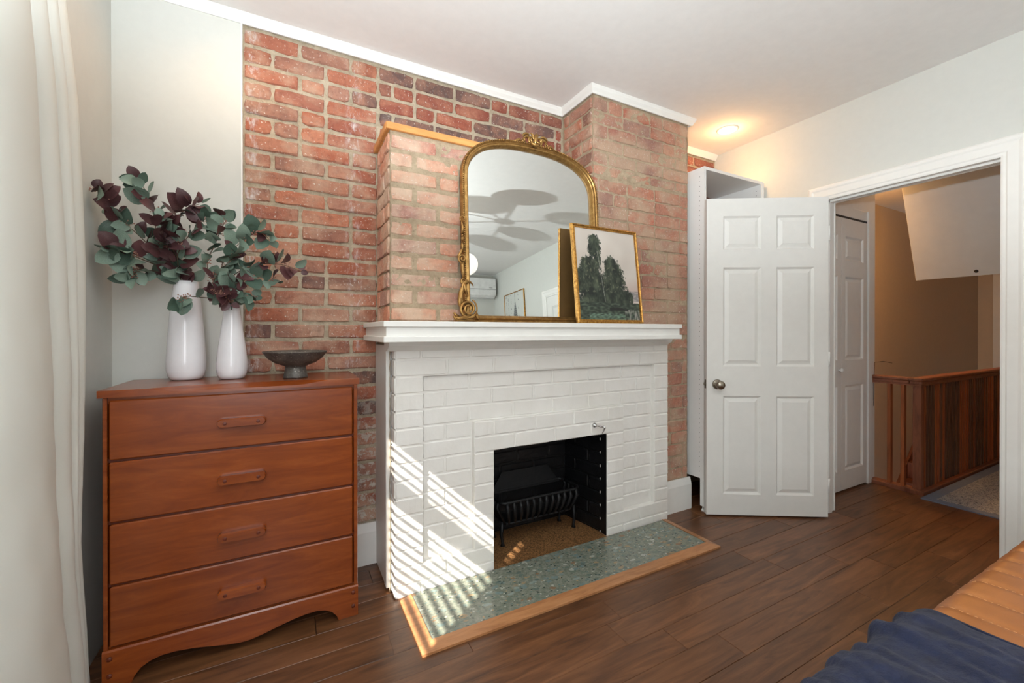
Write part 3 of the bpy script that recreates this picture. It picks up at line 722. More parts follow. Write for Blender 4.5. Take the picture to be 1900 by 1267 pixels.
# top with eased middle of the front edge
N = 48; TX0, TX1, TY = -.560, .258, DY - .008
def ease(x):
    a = min(1, max(0, (x + .44) / .10)); b = min(1, max(0, (.145 - x) / .12)); f = min(a, b); return f * f * (3 - 2 * f)
vs = []; fs = []
for i in range(N + 1):
    x = TX0 + (TX1 - TX0) * i / N; e = ease(x)
    vs += [(x, TY, .967), (x, TY, .990 - .013 * e), (x, TY + .001 + .045 * e, .9915), (x, DB + .004, .9915), (x, DB + .004, .967)]
for i in range(N):
    for k in range(5): fs.append((i * 5 + k, i * 5 + (k + 1) % 5, (i + 1) * 5 + (k + 1) % 5, (i + 1) * 5 + k))
fs.append([0, 1, 2, 3, 4]); fs.append([N * 5 + k for k in range(5)])
obj('top', MB().add(vs, fs), 'maple', dr)
mb = MB()
for z0, z1, hz in ((.757, .957, .8525), (.548, .749, .6435), (.339, .540, .4335), (.131, .331, .2265)):
    d_ = obj('drawer', MB().box(-.533, .232, DY + .0, DY + .02, z0, z1, .004), 'maple', dr)
    prof = []
    hl, hh = .077, .0165
    for cx, a0 in ((hl - .013, -90), (-hl + .013, 90)):
        for i in range(7): a = R(a0 + 180 * i / 6); prof.append((cx + .013 * math.cos(a) * 1.0, hh * math.sin(a)))
    h_ = MB(); HX = -.157
    pr0 = [(HX + u, hz + v) for u, v in prof]; pr1 = [(HX + u * .965, hz + v * .82) for u, v in prof]
    n = len(prof); yy0, yy1, yy2 = DY, DY - .021, DY - .029
    vs = [(u, yy0, v) for u, v in pr0] + [(u, yy1, v) for u, v in pr0] + [(u, yy2, v) for u, v in pr1]
    fs = [(i, (i + 1) % n, (i + 1) % n + n, i + n) for i in range(n)] + [(i + n, (i + 1) % n + n, (i + 1) % n + 2 * n, i + 2 * n) for i in range(n)] + [[i + 2 * n for i in range(n)]]
    h_.add(vs, fs); ho = obj('drawer_pull', h_, 'maple', d_)
    for sx in (-.052, .052):
        obj('wood_plug', MB().lathe([(.0062, 0), (.0062, .001), (.004, .0016)], 14, Matrix.Translation((HX + sx, yy2 + .0002, hz)) @ Matrix.Rotation(PI / 2, 4, 'X')), 'maple_dark', d_)
# skirt with scalloped lower edge
C0 = -.149
half = [(.325, 0), (.318, .02), (.300, .042), (.275, .056), (.245, .063), (.205, .063), (.16, .057), (.11, .046), (.06, .034), (.02, .027), (0, .026)]
low = [(C0 + a, b) for a, b in half] + [(C0 - a, b) for a, b in half[-2::-1]]
SY = DY - .006
poly = [(DX0 - .001, 0), (DX0 - .001, .126), (DX1 + .001, .126), (DX1 + .001, 0)] + low
mb = MB(); n = len(poly)
# strip triangulation between lower edge and top
xs = [DX1 + .001] + [a for a, b in low] + [DX0 - .001]; zs = [0] + [b for a, b in low] + [0]
vs = []
for x, z in zip(xs, zs): vs += [(x, SY, z), (x, SY, .120), (x, SY + .003, .126), (x, SY + .02, .126), (x, SY + .02, z)]
fs = []
for i in range(len(xs) - 1):
    for k in range(5): fs.append((i * 5 + k, i * 5 + (k + 1) % 5, (i + 1) * 5 + (k + 1) % 5, (i + 1) * 5 + k))
fs.append([0, 1, 2, 3, 4]); fs.append([(len(xs) - 1) * 5 + k for k in range(5)])
obj('skirt', MB().add(vs, fs), 'maple', dr)
obj('side_skirt', MB().box(DX0 - .001, DX0 + .014, SY + .02, DB, 0, .12).box(DX1 - .014, DX1 + .001, SY + .02, DB, 0, .12), 'maple', dr)
for x in (DX0 + .018, DX1 - .018):
    for z in (.098, .042): obj('wood_plug', MB().lathe([(.008, 0), (.0075, .002), (.004, .0045)], 16, Matrix.Translation((x, SY, z)) @ Matrix.Rotation(PI / 2, 4, 'X')), 'maple_dark', dr)

# ------------------------------------------------------------------ vases and bowl
def vase(label, x, y, h, prof):
    o = MB(); out = [(r, z * h) for r, z in prof]; inn = [(max(.004, r - .005), z * h) for r, z in prof[::-1] if z > .03] 
    o.lathe(out + inn, 48); b = obj('vase', o, 'ceramic', None, loc=(x, y, .992)); tag(b, label, 'vase'); return b
VA = (-.373, 2.135); VB = (-.212, 2.085)
vase('tall white glazed vase nearest the curtain on the dresser', VA[0], VA[1], .400, [(.044, 0), (.054, .01), (.060, .04), (.0655, .10), (.066, .2), (.062, .4), (.056, .6), (.049, .8), (.0425, .95), (.0405, 1.0)])
vase('shorter white glazed vase beside the taller one on the dresser', VB[0], VB[1], .305, [(.034, 0), (.045, .012), (.052, .06), (.0555, .14), (.0555, .22), (.050, .4), (.042, .6), (.034, .8), (.028, .95), (.0265, 1.0)])
o = MB().lathe([(.046, 0), (.047, .004), (.043, .02), (.040, .042), (.041, .050), (.052, .054), (.078, .064), (.104, .083), (.122, .108), (.1245, .1105), (.1225, .1125), (.119, .109), (.098, .084), (.06, .066), (.002, .062)], 56)
b = obj('footed_bowl', o, 'pewter', None, loc=(.022, 2.005, .992)); tag(b, 'dark grey pedestal bowl on the right of the dresser top', 'bowl')

# ------------------------------------------------------------------ eucalyptus
def leafmesh(L, W, mat, curl):
    mb = MB(); pts = []; nu, nv = 4, 7
    def f(u, v):
        t_ = v; wd = W * (math.sin(PI * min(1, t_ ** .8)) ** .62) * .5 + .0006
        s = (u * 2 - 1); x = s * wd; y = t_ * L
        z = curl * L * math.sin(PI * t_) * .35 - abs(s) ** 1.5 * wd * -.22
        return (x, y, z)
    mb.grid(f, nu, nv); return mb.mesh('leaf', M[mat])
LM = {}
for mt_ in ('leaf_green', 'leaf_dark', 'leaf_red'):
    LM[mt_] = [leafmesh(1, w_, mt_, c_) for w_, c_ in ((.86, .2), (.74, -.15), (.66, .35))]
rl = random.Random(21)
CAMP = Vector((0, 0, EYE))
def branch(label, pts, n, red, size, seed):
    r = random.Random(seed)
    P = [Vector(p) for p in pts]
    # smooth catmull
    C = []
    for i in range(len(P) - 1):
        p0, p1, p2, p3 = P[max(i - 1, 0)], P[i], P[i + 1], P[min(i + 2, len(P) - 1)]
        for k in range(5):
            t_ = k / 5; C.append(.5 * ((2 * p1) + (-p0 + p2) * t_ + (2 * p0 - 5 * p1 + 4 * p2 - p3) * t_ ** 2 + (-p0 + 3 * p1 - 3 * p2 + p3) * t_ ** 3))
    C.append(P[-1])
    t0 = thing('eucalyptus_branch', label, 'branch', tuple(P[0]), group=None)
    nn = len(C); obj('stem', MB().tube(C, [.0024 * (1 - .6 * i / nn) for i in range(nn)], 6), 'stem', t0)
    be = MB()
    for i in range(int(n * 1.4)):
        f = .24 + .76 * (i / max(1, int(n * 1.4) - 1)) ** .9
        fi = f * (nn - 1); a = int(min(fi, nn - 2)); pos = C[a].lerp(C[a + 1], fi - a); d = (C[a + 1] - C[a]).normalized()
        side = Vector((r.uniform(-1, 1), r.uniform(-1, .35), r.uniform(-1, 1))); side = (side - d * side.dot(d)).normalized()
        if i % 2: side = -side * Vector((1, -1, 1)) if side.y < 0 else -side
        dirn = (side * 1.0 + d * (.45 if i < int(n * 1.4) - 1 else 3)).normalized()
        L = size * 1.22 * r.uniform(.7, 1.15) * (1.0 - .25 * max(0, f - .8) * 5)
        if f > .96: L *= .8
        base = pos + dirn * .006
        tip = base + dirn * L
        # keep clear of the walls
        if tip.y > 2.225: dirn.y -= (tip.y - 2.225) / L * 1.2; dirn.normalize()
        if tip.x < -.61: dirn.x += (-.61 - tip.x) / L * 1.2; dirn.normalize()
        # leaf normal roughly toward the room
        nrm = (Vector((.2, -1, .25)) + Vector((r.uniform(-.9, .9), r.uniform(-.5, .5), r.uniform(-.9, .9))))
        nrm = (nrm - dirn * nrm.dot(dirn)).normalized(); xax = dirn.cross(nrm).normalized()
        mat3 = Matrix((xax, dirn, nrm)).transposed()
        kind = 'leaf_red' if r.random() < red else ('leaf_green' if r.random() < .62 else 'leaf_dark')
        o = link('leaf', r.choice(LM[kind]), t0, tuple(base - P[0]), mat3.to_euler()); o.scale = (L, L, L)
        if r.random() < .3 and f > .4:
            for q_ in range(7):
                e = pos + Vector((r.uniform(-1, 1), r.uniform(-1, .5), r.uniform(-.4, 1))) * .017
                be.tube([pos, e], .0006, 4); be.sphere(e, .0026, 6, 4)
    if be.v: obj('berry_cluster', be, 'berry', t0, kind='stuff')
    return t0
BRANCHES = [
    ('eucalyptus branch reaching left toward the curtain from the tall vase', [(-0.383, 2.135, 1.3), (-0.389, 2.125, 1.398), (-0.506, 2.1, 1.55), (-0.569, 2.06, 1.616), (-0.611, 2.03, 1.696)], 18, 0.35, 0.062, 100),
    ('eucalyptus branch standing highest above the tall vase', [(-0.373, 2.143, 1.3), (-0.373, 2.125, 1.398), (-0.464, 2.13, 1.539), (-0.465, 2.12, 1.654), (-0.49, 2.1, 1.729), (-0.515, 2.09, 1.768)], 17, 0.22, 0.06, 107),
    ('burgundy-leaved eucalyptus branch rising right of centre in the tall vase', [(-0.363, 2.135, 1.3), (-0.357, 2.125, 1.398), (-0.41, 2.08, 1.525), (-0.386, 2.06, 1.629), (-0.349, 2.04, 1.671), (-0.31, 2.03, 1.689)], 17, 0.62, 0.06, 114),
    ('eucalyptus branch leaning right over the shorter vase from the tall vase', [(-0.383, 2.143, 1.3), (-0.389, 2.125, 1.398), (-0.384, 2.05, 1.49), (-0.335, 2.02, 1.573), (-0.283, 2.0, 1.634)], 15, 0.35, 0.058, 121),
    ('eucalyptus branch drooping lowest at the left of the tall vase', [(-0.373, 2.135, 1.3), (-0.373, 2.125, 1.398), (-0.497, 2.06, 1.462), (-0.535, 2.03, 1.478), (-0.567, 2.0, 1.482)], 15, 0.45, 0.06, 128),
    ('short eucalyptus sprig low over the left rim of the tall vase', [(-0.363, 2.143, 1.3), (-0.357, 2.125, 1.398), (-0.486, 2.08, 1.424), (-0.51, 2.05, 1.415), (-0.514, 2.03, 1.386)], 10, 0.1, 0.06, 135),
    ('dense dark eucalyptus branch in the middle of the tall vase', [(-0.383, 2.135, 1.3), (-0.389, 2.125, 1.398), (-0.438, 2.07, 1.489), (-0.41, 2.03, 1.547), (-0.423, 2.0, 1.61)], 18, 0.6, 0.056, 142),
    ('eucalyptus branch arching to the upper right from the shorter vase', [(-0.212, 2.085, 1.22), (-0.212, 2.078, 1.303), (-0.243, 2.03, 1.435), (-0.186, 2.0, 1.532), (-0.11, 1.97, 1.588), (-0.072, 1.96, 1.558)], 17, 0.12, 0.058, 149),
    ('eucalyptus branch with burgundy tips reaching farthest right over the bricks', [(-0.206, 2.085, 1.22), (-0.20199999999999999, 2.078, 1.303), (-0.204, 2.0, 1.401), (-0.119, 1.96, 1.452), (-0.034, 1.93, 1.458), (0.036, 1.92, 1.436)], 16, 0.75, 0.054, 156),
    ('eucalyptus branch hanging right below the burgundy tips from the shorter vase', [(-0.218, 2.085, 1.22), (-0.222, 2.078, 1.303), (-0.213, 2.0, 1.358), (-0.129, 1.97, 1.403), (-0.053, 1.95, 1.394)], 13, 0.2, 0.052, 163),
    ('eucalyptus branch standing upright in the shorter vase', [(-0.212, 2.085, 1.22), (-0.212, 2.078, 1.303), (-0.29, 2.05, 1.434), (-0.261, 2.03, 1.541), (-0.233, 2.02, 1.617), (-0.242, 2.02, 1.648)], 17, 0.15, 0.056, 170),
    ('eucalyptus sprig drooping left between the two vases', [(-0.206, 2.085, 1.22), (-0.20199999999999999, 2.078, 1.303), (-0.326, 2.02, 1.323), (-0.359, 2.0, 1.316), (-0.38, 1.99, 1.298)], 7, 0.15, 0.056, 177),
    ('burgundy eucalyptus sprig hanging over the front of the shorter vase', [(-0.218, 2.085, 1.22), (-0.222, 2.078, 1.303), (-0.257, 2.0, 1.335), (-0.229, 1.98, 1.334), (-0.205, 1.97, 1.303)], 11, 0.65, 0.052, 184),
    ('dense eucalyptus branch in the middle of the shorter vase', [(-0.212, 2.085, 1.22), (-0.212, 2.078, 1.303), (-0.269, 2.02, 1.368), (-0.221, 1.99, 1.452), (-0.183, 1.97, 1.495)], 18, 0.35, 0.054, 191),
    ('low eucalyptus sprig hanging at the right of the shorter vase', [(-0.206, 2.085, 1.22), (-0.20199999999999999, 2.078, 1.303), (-0.223, 2.01, 1.315), (-0.166, 1.98, 1.331), (-0.129, 1.97, 1.323)], 9, 0.15, 0.05, 198)]
for lab, pts, n, red, size, seed in BRANCHES: branch(lab, pts, n, red, size, seed)

# ------------------------------------------------------------------ mirror
mr = thing('mirror', 'large arched mirror in a carved gold frame leaning on the mantel', 'mirror', (1.143, 1.872, 1.2305), (R(-3.0), 0, 0))
HW, ZS, ZT = .412, .70, .945
def outline(inset, n=26):
    hw = HW - inset; P = [(-hw, .0)] + [(-hw, ZS * i / 14) for i in range(1, 14)]
    for i in range(n + 1):
        th = PI - PI * i / n; c, s_ = math.cos(th), math.sin(th); ex = 2 / 2.55
        P.append((hw * math.copysign(abs(c) ** ex, c), ZS + (ZT - inset - ZS) * abs(s_) ** ex))
    P += [(hw, ZS * i / 14) for i in range(13, 0, -1)] + [(hw, 0)]
    return P
# (inset, forward) frame section
sec = [(.0, .010), (.0, -.018), (.006, -.024), (.012, -.020), (.016, -.014), (.024, -.020), (.031, -.024), (.038, -.018), (.043, -.004), (.046, .004)]
sec = [(a * .8, b) for a, b in sec]
rings = [outline(a) for a, b in sec]; npt = len(rings[0]); vs = []; fs = []
for (a, b), rg in zip(sec, rings): vs += [(x, b, z) for x, z in rg]
for i in range(len(sec) - 1):
    for k in range(npt - 1): fs.append((i * npt + k, i * npt + k + 1, (i + 1) * npt + k + 1, (i + 1) * npt + k))
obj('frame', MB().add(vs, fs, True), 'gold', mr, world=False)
obj('bottom_rail', MB().prism([(.010, 0), (-.018, 0), (-.022, .008), (-.014, .014), (-.020, .022), (-.008, .034), (.004, .036), (.010, .036)], -HW + .004, HW - .004, 'x'), 'gold', mr, world=False)
g = outline(.034); obj('glass', MB().add([(x, .003, max(z, .03)) for x, z in g], [list(range(len(g)))]), 'mirror', mr, world=False)
g2 = outline(.002); obj('backing', MB().add([(x, .010, z) for x, z in g2] + [(x, .022, z) for x, z in g2], [list(range(npt)), list(range(npt, 2 * npt))] + [(i, i + 1, i + 1 + npt, i + npt) for i in range(npt - 1)]), 'black', mr, world=False)
# beads along the outer edge
bd = outline(.0045, 60); acc = 0; be = MB(); prev = bd[0]; step = .0105; tot = 0
for p_ in bd[1:]:
    seg = math.hypot(p_[0] - prev[0], p_[1] - prev[1])
    while acc + seg >= step:
        f = (step - acc) / seg; prev = (prev[0] + (p_[0] - prev[0]) * f, prev[1] + (p_[1] - prev[1]) * f); seg = math.hypot(p_[0] - prev[0], p_[1] - prev[1]); acc = 0
        be.sphere((prev[0], -.026, prev[1]), .0046, 6, 4)
    acc += seg; prev = p_
obj('bead_trim', be, 'gold', mr, world=False)
def spiral(mb, cx, cz, r0, r1, a0, turns, rad0, rad1, y=-.03, sx=1, n=30, lift=.0):
    P = []; Rr = []
    for i in range(n + 1):
        t_ = i / n; a = a0 + turns * 2 * PI * t_; r_ = r0 + (r1 - r0) * t_
        P.append((cx + sx * r_ * math.cos(a), y - lift * t_, cz + r_ * math.sin(a))); Rr.append(rad0 + (rad1 - rad0) * t_)
    mb.tube(P, Rr, 7); return mb
def acan(mb, pts, w0, y=-.03, sx=1):
    # leaf lobe: flattened tapering tube along pts
    n = len(pts); P = [(sx * a, y, b) for a, b in pts]
    mb.tube(P, [w0 * math.sin(PI * (.12 + .86 * i / (n - 1))) + .0008 for i in range(n)], 7); return mb
def arc(cx, cz, r, a0, a1, n=8): return [(cx + r * math.cos(R(a0 + (a1 - a0) * i / n)), cz + r * math.sin(R(a0 + (a1 - a0) * i / n))) for i in range(n + 1)]
def corner(sx):
    m = MB(); X = HW
    # plinth
    m.box(*sorted((sx * (X - .05), sx * (X + .045))), -.032, .012, 0, .012, .003)
    spiral(m, sx * (X - .012), .062, .044, .008, R(200), 2.1, .0075, .005, -.034, sx, 40, .010)
    spiral(m, sx * (X - .012), .062, .052, .012, R(120), 1.9, .0045, .003, -.026, sx, 40, .014)
    acan(m, [(X + .052, .022), (X + .034, .016), (X + .010, .022), (X - .015, .012), (X - .045, .014)], .010, -.032, sx)
    acan(m, [(X + .058, .044), (X + .046, .030), (X + .026, .026)], .008, -.028, sx)
    acan(m, [(X + .060, .028), (X + .050, .014), (X + .03, .012)], .007, -.030, sx)
    acan(m, [(X - .052, .052), (X - .060, .03), (X - .072, .012)], .009, -.026, sx)
    # rising acanthus fronds
    acan(m, arc(X - .035, .10, .062, -40, 60), .011, -.028, sx)
    acan(m, arc(X - .050, .120, .070, -35, 50), .009, -.030, sx)
    acan(m, arc(X - .015, .165, .028, -60, 170), .008, -.030, sx)
    acan(m, [(X + .022, .10), (X + .024, .13), (X + .012, .16), (X - .002, .19), (X + .0, .21)], .010, -.026, sx)
    acan(m, [(X - .012, .12), (X - .002, .15), (X + .006, .18), (X + .018, .195)], .007, -.032, sx)
    spiral(m, sx * (X + .006), .192, .014, .004, R(-60), 1.3, .0055, .004, -.030, sx, 20)
    # long tongue up the side
    acan(m, [(X + .002, .20), (X + .006, .24), (X + .010, .28), (X + .012, .30)], .011, -.024, sx)
    spiral(m, sx * (X + .010), .300, .021, .005, R(-90), 1.5, .0055, .004, -.030, sx, 26, .004)
    acan(m, [(X + .026, .285), (X + .028, .31), (X + .014, .335), (X + .008, .36)], .007, -.026, sx)
    acan(m, [(X + .002, .33), (X + .008, .36), (X + .008, .39)], .009, -.026, sx)
    m.sphere((sx * (X + .008), -.03, .395), .008, 8, 6, (1, .7, 1.3)); m.sphere((sx * (X + .008), -.03, .412), .006, 8, 6)
    m.tube([(sx * (X + .008), -.028, .42), (sx * (X + .004), -.026, .455), (sx * (X + .010), -.026, .48)], [.008, .006, .004], 7)
    m.tube([(sx * (X + a), -.026, b) for a, b in arc(.004, .492, .013, -60, 240, 10)], .0038, 7)
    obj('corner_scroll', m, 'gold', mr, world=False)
corner(-1); corner(1)
m = MB()
ZR = ZT
for sx in (-1, 1):
    spiral(m, sx * .022, ZR + .014, .020, .005, R(-60), 1.4, .006, .004, -.03, sx, 24, .006)
    acan(m, [(.004, ZR - .01), (.006, ZR + .02), (.014, ZR + .045), (.028, ZR + .052)], .009, -.028, sx)
    acan(m, arc(.048, ZR + .004, .024, 160, 10), .008, -.028, sx)
    acan(m, arc(.050, ZR + .012, .030, 120, 20), .007, -.030, sx)
    spiral(m, sx * .072, ZR + .006, .012, .003, R(90), 1.2, .0045, .003, -.028, sx, 18)
    acan(m, [(.080, ZR - .004), (.095, ZR + .006), (.112, ZR - .004), (.126, ZR - .012)], .007, -.026, sx)
    acan(m, [(.090, ZR + .012), (.098, ZR + .002), (.110, ZR - .006)], .005, -.026, sx)
acan(m, [(-.004, ZR - .012), (0, ZR + .02), (.002, ZR + .04), (.012, ZR + .058)], .012, -.034, 1)
acan(m, [(-.03, ZR + .0), (0, ZR - .012), (.03, ZR + .0)], .010, -.032, 1)
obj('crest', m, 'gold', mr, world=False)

# ------------------------------------------------------------------ pictures
def picture(root, w, h, fw, dep, fn, nu, nv, framemat, bevel=.006):
    def side(x0, x1, x2, x3, z0, z1, z2, z3, vertical):
        pass
    mb_ = []
    O = [(0, 0), (w, 0), (w, h), (0, h)]; I = [(fw, fw), (w - fw, fw), (w - fw, h - fw), (fw, h - fw)]
    for i in range(4):
        a, b = O[i], O[(i + 1) % 4]; c, d = I[(i + 1) % 4], I[i]
        m1 = [(a[0] + (d[0] - a[0]) * f, a[1] + (d[1] - a[1]) * f) for f in (0, .35, .6, 1)]
        m2 = [(b[0] + (c[0] - b[0]) * f, b[1] + (c[1] - b[1]) * f) for f in (0, .35, .6, 1)]
        ys = [-dep * .8, -dep, -dep * .75, -dep * .85]
        vs = [(m1[0][0], 0, m1[0][1])] + [(p[0], y, p[1]) for p, y in zip(m1, ys)] + [(m1[3][0], 0, m1[3][1])]
        n1 = len(vs); vs += [(m2[0][0], 0, m2[0][1])] + [(p[0], y, p[1]) for p, y in zip(m2, ys)] + [(m2[3][0], 0, m2[3][1])]
        fs = [(k, (k + 1) % n1, (k + 1) % n1 + n1, k + n1) for k in range(n1)] + [list(range(n1)), list(range(n1, 2 * n1))]
        obj('frame_side', MB().add(vs, fs), framemat, root, world=False)
    obj('backing', MB().box(.004, w - .004, -.002, .0015, .004, h - .004), 'kraft', root, world=False)
    mb = MB(); mb.grid(lambda u, v: (fw + (w - 2 * fw) * u, -dep * .55, fw + (h - 2 * fw) * v), nu, nv)
    me = mb.mesh('canvas', M['canvas']); ca = me.color_attributes.new('paint', 'FLOAT_COLOR', 'POINT')
    # mesh vertices keep grid order
    for j in range(nv + 1):
        for i in range(nu + 1): ca.data[j * (nu + 1) + i].color = lin(fn(i / nu, j / nv))
    link('canvas', me, root)
def nz(x, y, s=1, k=0): return noise.noise(Vector((x * s, y * s, k)))
def mixc(a, b, f): f = min(1, max(0, f)); return tuple(x + (y - x) * f for x, y in zip(a, b))
def landscape(u, v):
    c = mixc((212, 204, 194), (198, 188, 178), .5 + nz(u, v, 4)); c = mixc(c, (190, 164, 156), max(0, 1 - abs(v - .33) * 6) * .6)
    e = nz(u, v, 9, 2) * .35 + nz(u, v, 24, 5) * .42 + nz(u, v, 60, 1) * .42 + nz(u, v, 120, 8) * .25
    def blob(cx, cy, rx, ry): return 1 - math.hypot((u - cx) / rx, (v - cy) / ry) + e * .55
    tone = .5 + nz(u, v, 12, 7) * .9 + nz(u, v * .7, 45, 3) * .5
    dark = mixc((30, 38, 33), (78, 88, 70), tone - .1)
    if .21 < v < .33 and u > .6: c = mixc(c, (122, 122, 124), .35 + .4 * (nz(u, v * 3, 14) > 0))
    T = max(blob(.31, .86, .10, .085), blob(.30, .78, .12, .09), blob(.34, .68, .06, .10), blob(.18, .58, .13, .13), blob(.22, .46, .20, .20), blob(.04, .42, .10, .16), blob(.30, .34, .30, .20), blob(.56, .60, .13, .12), blob(.60, .48, .18, .17), blob(.58, .34, .22, .16), blob(.72, .25, .17, .11), blob(.40, .22, .45, .16), blob(.87, .24, .035, .07))
    if T > 0: c = mixc(c, dark, min(1, .35 + T * 4))
    if T > .02 and nz(u, v, 34, 11) > .38 and .3 < v < .8: c = mixc(c, (138, 138, 108), .5)
    if v < .19 + .02 * nz(u, 0, 9):
        c = mixc((38, 46, 40), (84, 98, 80), .4 + nz(u, v * 3, 18, 4) * 1.1)
        if u > .74 and v < .11: c = mixc(c, (168, 162, 156), .45 + nz(u * 3, v, 12))
        if v < .07 and .15 < u < .74: c = mixc(c, (112, 140, 120), .45 + nz(u, v * 4, 20))
        if .48 < u < .80 and .10 < v < .135 + .02 * nz(u, v, 20): c = (30, 32, 30)
    if v > .2 and v < .76 and abs(u - (.345 + (.76 - v) * .14)) < .0045 + .003 * nz(u, v, 40): c = mixc(c, (160, 162, 152), .75)
    return c
pc = thing('framed_landscape', 'gold framed oil painting of dark trees leaning against the mirror', 'painting', (1.338, 1.796, 1.2305), (R(-6.6), 0, 0))
picture(pc, .470, .545, .020, .020, landscape, 190, 220, 'gilt')

def tower(u, v):
    c = (206, 208, 202)
    e = nz(u, v, 30, 2) * .03
    sil = 0
    if v < .40 + .10 * abs(nz(u * 9, 0, 1)) + e and u > .14: sil = 1
    for cx, wd, top in ((.45, .13, .66), (.28, .07, .56), (.66, .10, .54), (.80, .05, .64), (.92, .05, .56)):
        if abs(u - cx) < wd * (1 if v < top * .82 else max(0, (top - v) / (top * .18))) + e: sil = 1
    if abs(u - .45) < .075 * max(0, (.84 - v) / .22) + .008 and v < .90: sil = 1
    if sil: c = mixc((70, 74, 76), (160, 162, 160), .45 + nz(u, v, 60, 5) * 1.4)
    return c
pw = thing('framed_print', 'slim gold framed grey print on the right wall, seen in the mirror', 'picture', (E - .004, -1.555, 1.33), (0, 0, -PI / 2))
picture(pw, .64, .86, .014, .02, tower, 60, 80, 'gilt')

# ------------------------------------------------------------------ doors
def panel(mb, x0, x1, z0, z1, y, d=.0122, b1=.012, b2=.022):
    # sticking slope in, flat, slope out to raised field; y is face, +y is inward
    L = [(0, 0), (b1, d), (b1 + .004, d), (b1 + b2 + .004, d * .25)]
    vs = []
    for ins, dy in L: vs += [(x0 + ins, y + dy, z0 + ins), (x1 - ins, y + dy, z0 + ins), (x1 - ins, y + dy, z1 - ins), (x0 + ins, y + dy, z1 - ins)]
    fs = []
    for i in range(len(L) - 1):
        for k in range(4): fs.append((i * 4 + k, i * 4 + (k + 1) % 4, (i + 1) * 4 + (k + 1) % 4, (i + 1) * 4 + k))
    fs.append([(len(L) - 1) * 4 + k for k in range(4)]); mb.add(vs, fs)
def paneldoor(root, w, h, th, cols, rowsz, mat='door'):
    # local: x 0..w, face at y=0 looking -y
    xs = sorted({0, w} | {c for p in cols for c in p}); zs = sorted({0, h} | {c for p in rowsz for c in p})
    fr = MB(); fr.box(0, w, .013, th, 0, h)
    for a, b in zip(xs, xs[1:]):
        for c, d in zip(zs, zs[1:]):
            if (a, b) in cols and (c, d) in rowsz: continue
            fr.add([(a, 0, c), (b, 0, c), (b, 0, d), (a, 0, d)], [(0, 1, 2, 3)])
    # edges
    fr.add([(0, 0, 0), (0, .013, 0), (0, .013, h), (0, 0, h)], [(0, 1, 2, 3)]); fr.add([(w, 0, 0), (w, .013, 0), (w, .013, h), (w, 0, h)], [(0, 1, 2, 3)])
    fr.add([(0, 0, h), (w, 0, h), (w, .013, h), (0, .013, h)], [(0, 1, 2, 3)]); fr.add([(0, 0, 0), (w, 0, 0), (w, .013, 0), (0, .013, 0)], [(0, 1, 2, 3)])
    s = obj('slab', fr, mat, root, world=False)
    for c in cols:
        for r_ in rowsz:
            pm = MB(); panel(pm, c[0], c[1], r_[0], r_[1], 0); pm.box(c[0], c[1], .0125, .013, r_[0], r_[1]); obj('raised_panel', pm, mat, root, world=False)
dv = Vector((3.012 - 2.366, 1.402 - 1.790)); ang = math.atan2(dv.y, dv.x)
d1 = thing('door_1', 'white six-panel door standing open in front of the wardrobe frame', 'door', (2.366, 1.790, .011), (0, 0, ang)); d1['kind'] = 'structure'
DWd = dv.length; hh = 2.028
paneldoor(d1, DWd, hh, .035, [(.137 * DWd, .452 * DWd), (.577 * DWd, .885 * DWd)], [(.065 * hh, .376 * hh), (.470 * hh, .782 * hh), (.838 * hh, .944 * hh)])
kz = .838
kb = obj('door_knob', MB().lathe([(.030, 0), (.032, .004), (.028, .010), (.014, .014), (.012, .030), (.020, .036), (.027, .046), (.0275, .056), (.022, .066), (.004, .069)], 28, Matrix.Translation((.066, 0, kz)) @ Matrix.Rotation(PI / 2, 4, 'X')), 'nickel', d1, world=False)
obj('latch_plate', MB().box(-.0015, 0, .006, .029, kz - .028, kz + .028).box(-.010, 0, .011, .024, kz - .009, kz + .009, .002), 'nickel', d1, world=False)
for z in (.2, 1.0, 1.8): obj('hinge', MB().tube([(DWd + .006, .002, z - .045), (DWd + .006, .002, z + .045)], .006, 8), 'door', d1, world=False)

# door casing (both the main opening)
def casing(name, x, s, y0, y1, z1, label, wd=.092):
    # profile across the width: stepped colonial, face toward -x (s=-1)
    P = [(0, 0), (0, .009), (.008, .012), (.018, .012), (.024, .016), (.060, .018), (.070, .022), (.084, .022), (.092, .016), (.092, 0)]
    P = [(a * wd / .092, b) for a, b in P]; n = len(P); vs = []
    path = [(y0, 0, -1, 0), (y0, z1, -1, 1), (y1, z1, 1, 1), (y1, 0, 1, 0)]
    for (y, z, sy, sz) in path:
        for a, b in P: vs.append((x + s * b, y + sy * a, z + sz * a))
    fs = []
    for i in range(3):
        for k in range(n): fs.append((i * n + k, i * n + (k + 1) % n, (i + 1) * n + (k + 1) % n, (i + 1) * n + k))
    fs.append(list(range(n))); fs.append([3 * n + k for k in range(n)])
    return struct(name, MB().add(vs, fs), 'trim', label, 'trim')
casing('trim_2', E, -1, OY0 + .004, OY1 - .004, OZ - .004, 'white moulded casing around the open doorway')
casing('trim_3', E + .12, 1, OY0 + .004, OY1 - .004, OZ - .004, 'white moulded casing on the hall side of the doorway')
mb = MB().box(E, E + .12, OY0 - .02, OY0, 0, OZ + .02).box(E, E + .12, OY1, OY1 + .02, 0, OZ + .02).box(E, E + .12, OY0, OY1, OZ, OZ + .02)
mb.box(E + .04, E + .075, OY0, OY0 + .012, 0, OZ).box(E + .04, E + .075, OY1 - .012, OY1, 0, OZ).box(E + .04, E + .075, OY0, OY1, OZ - .012, OZ)
tj = struct('trim_4', mb, 'trim', 'white door jamb lining the open doorway', 'trim')
obj('strike_plate', MB().box(E + .004, E + .03, OY0, OY0 + .0015, .83, .89), 'nickel', tj)
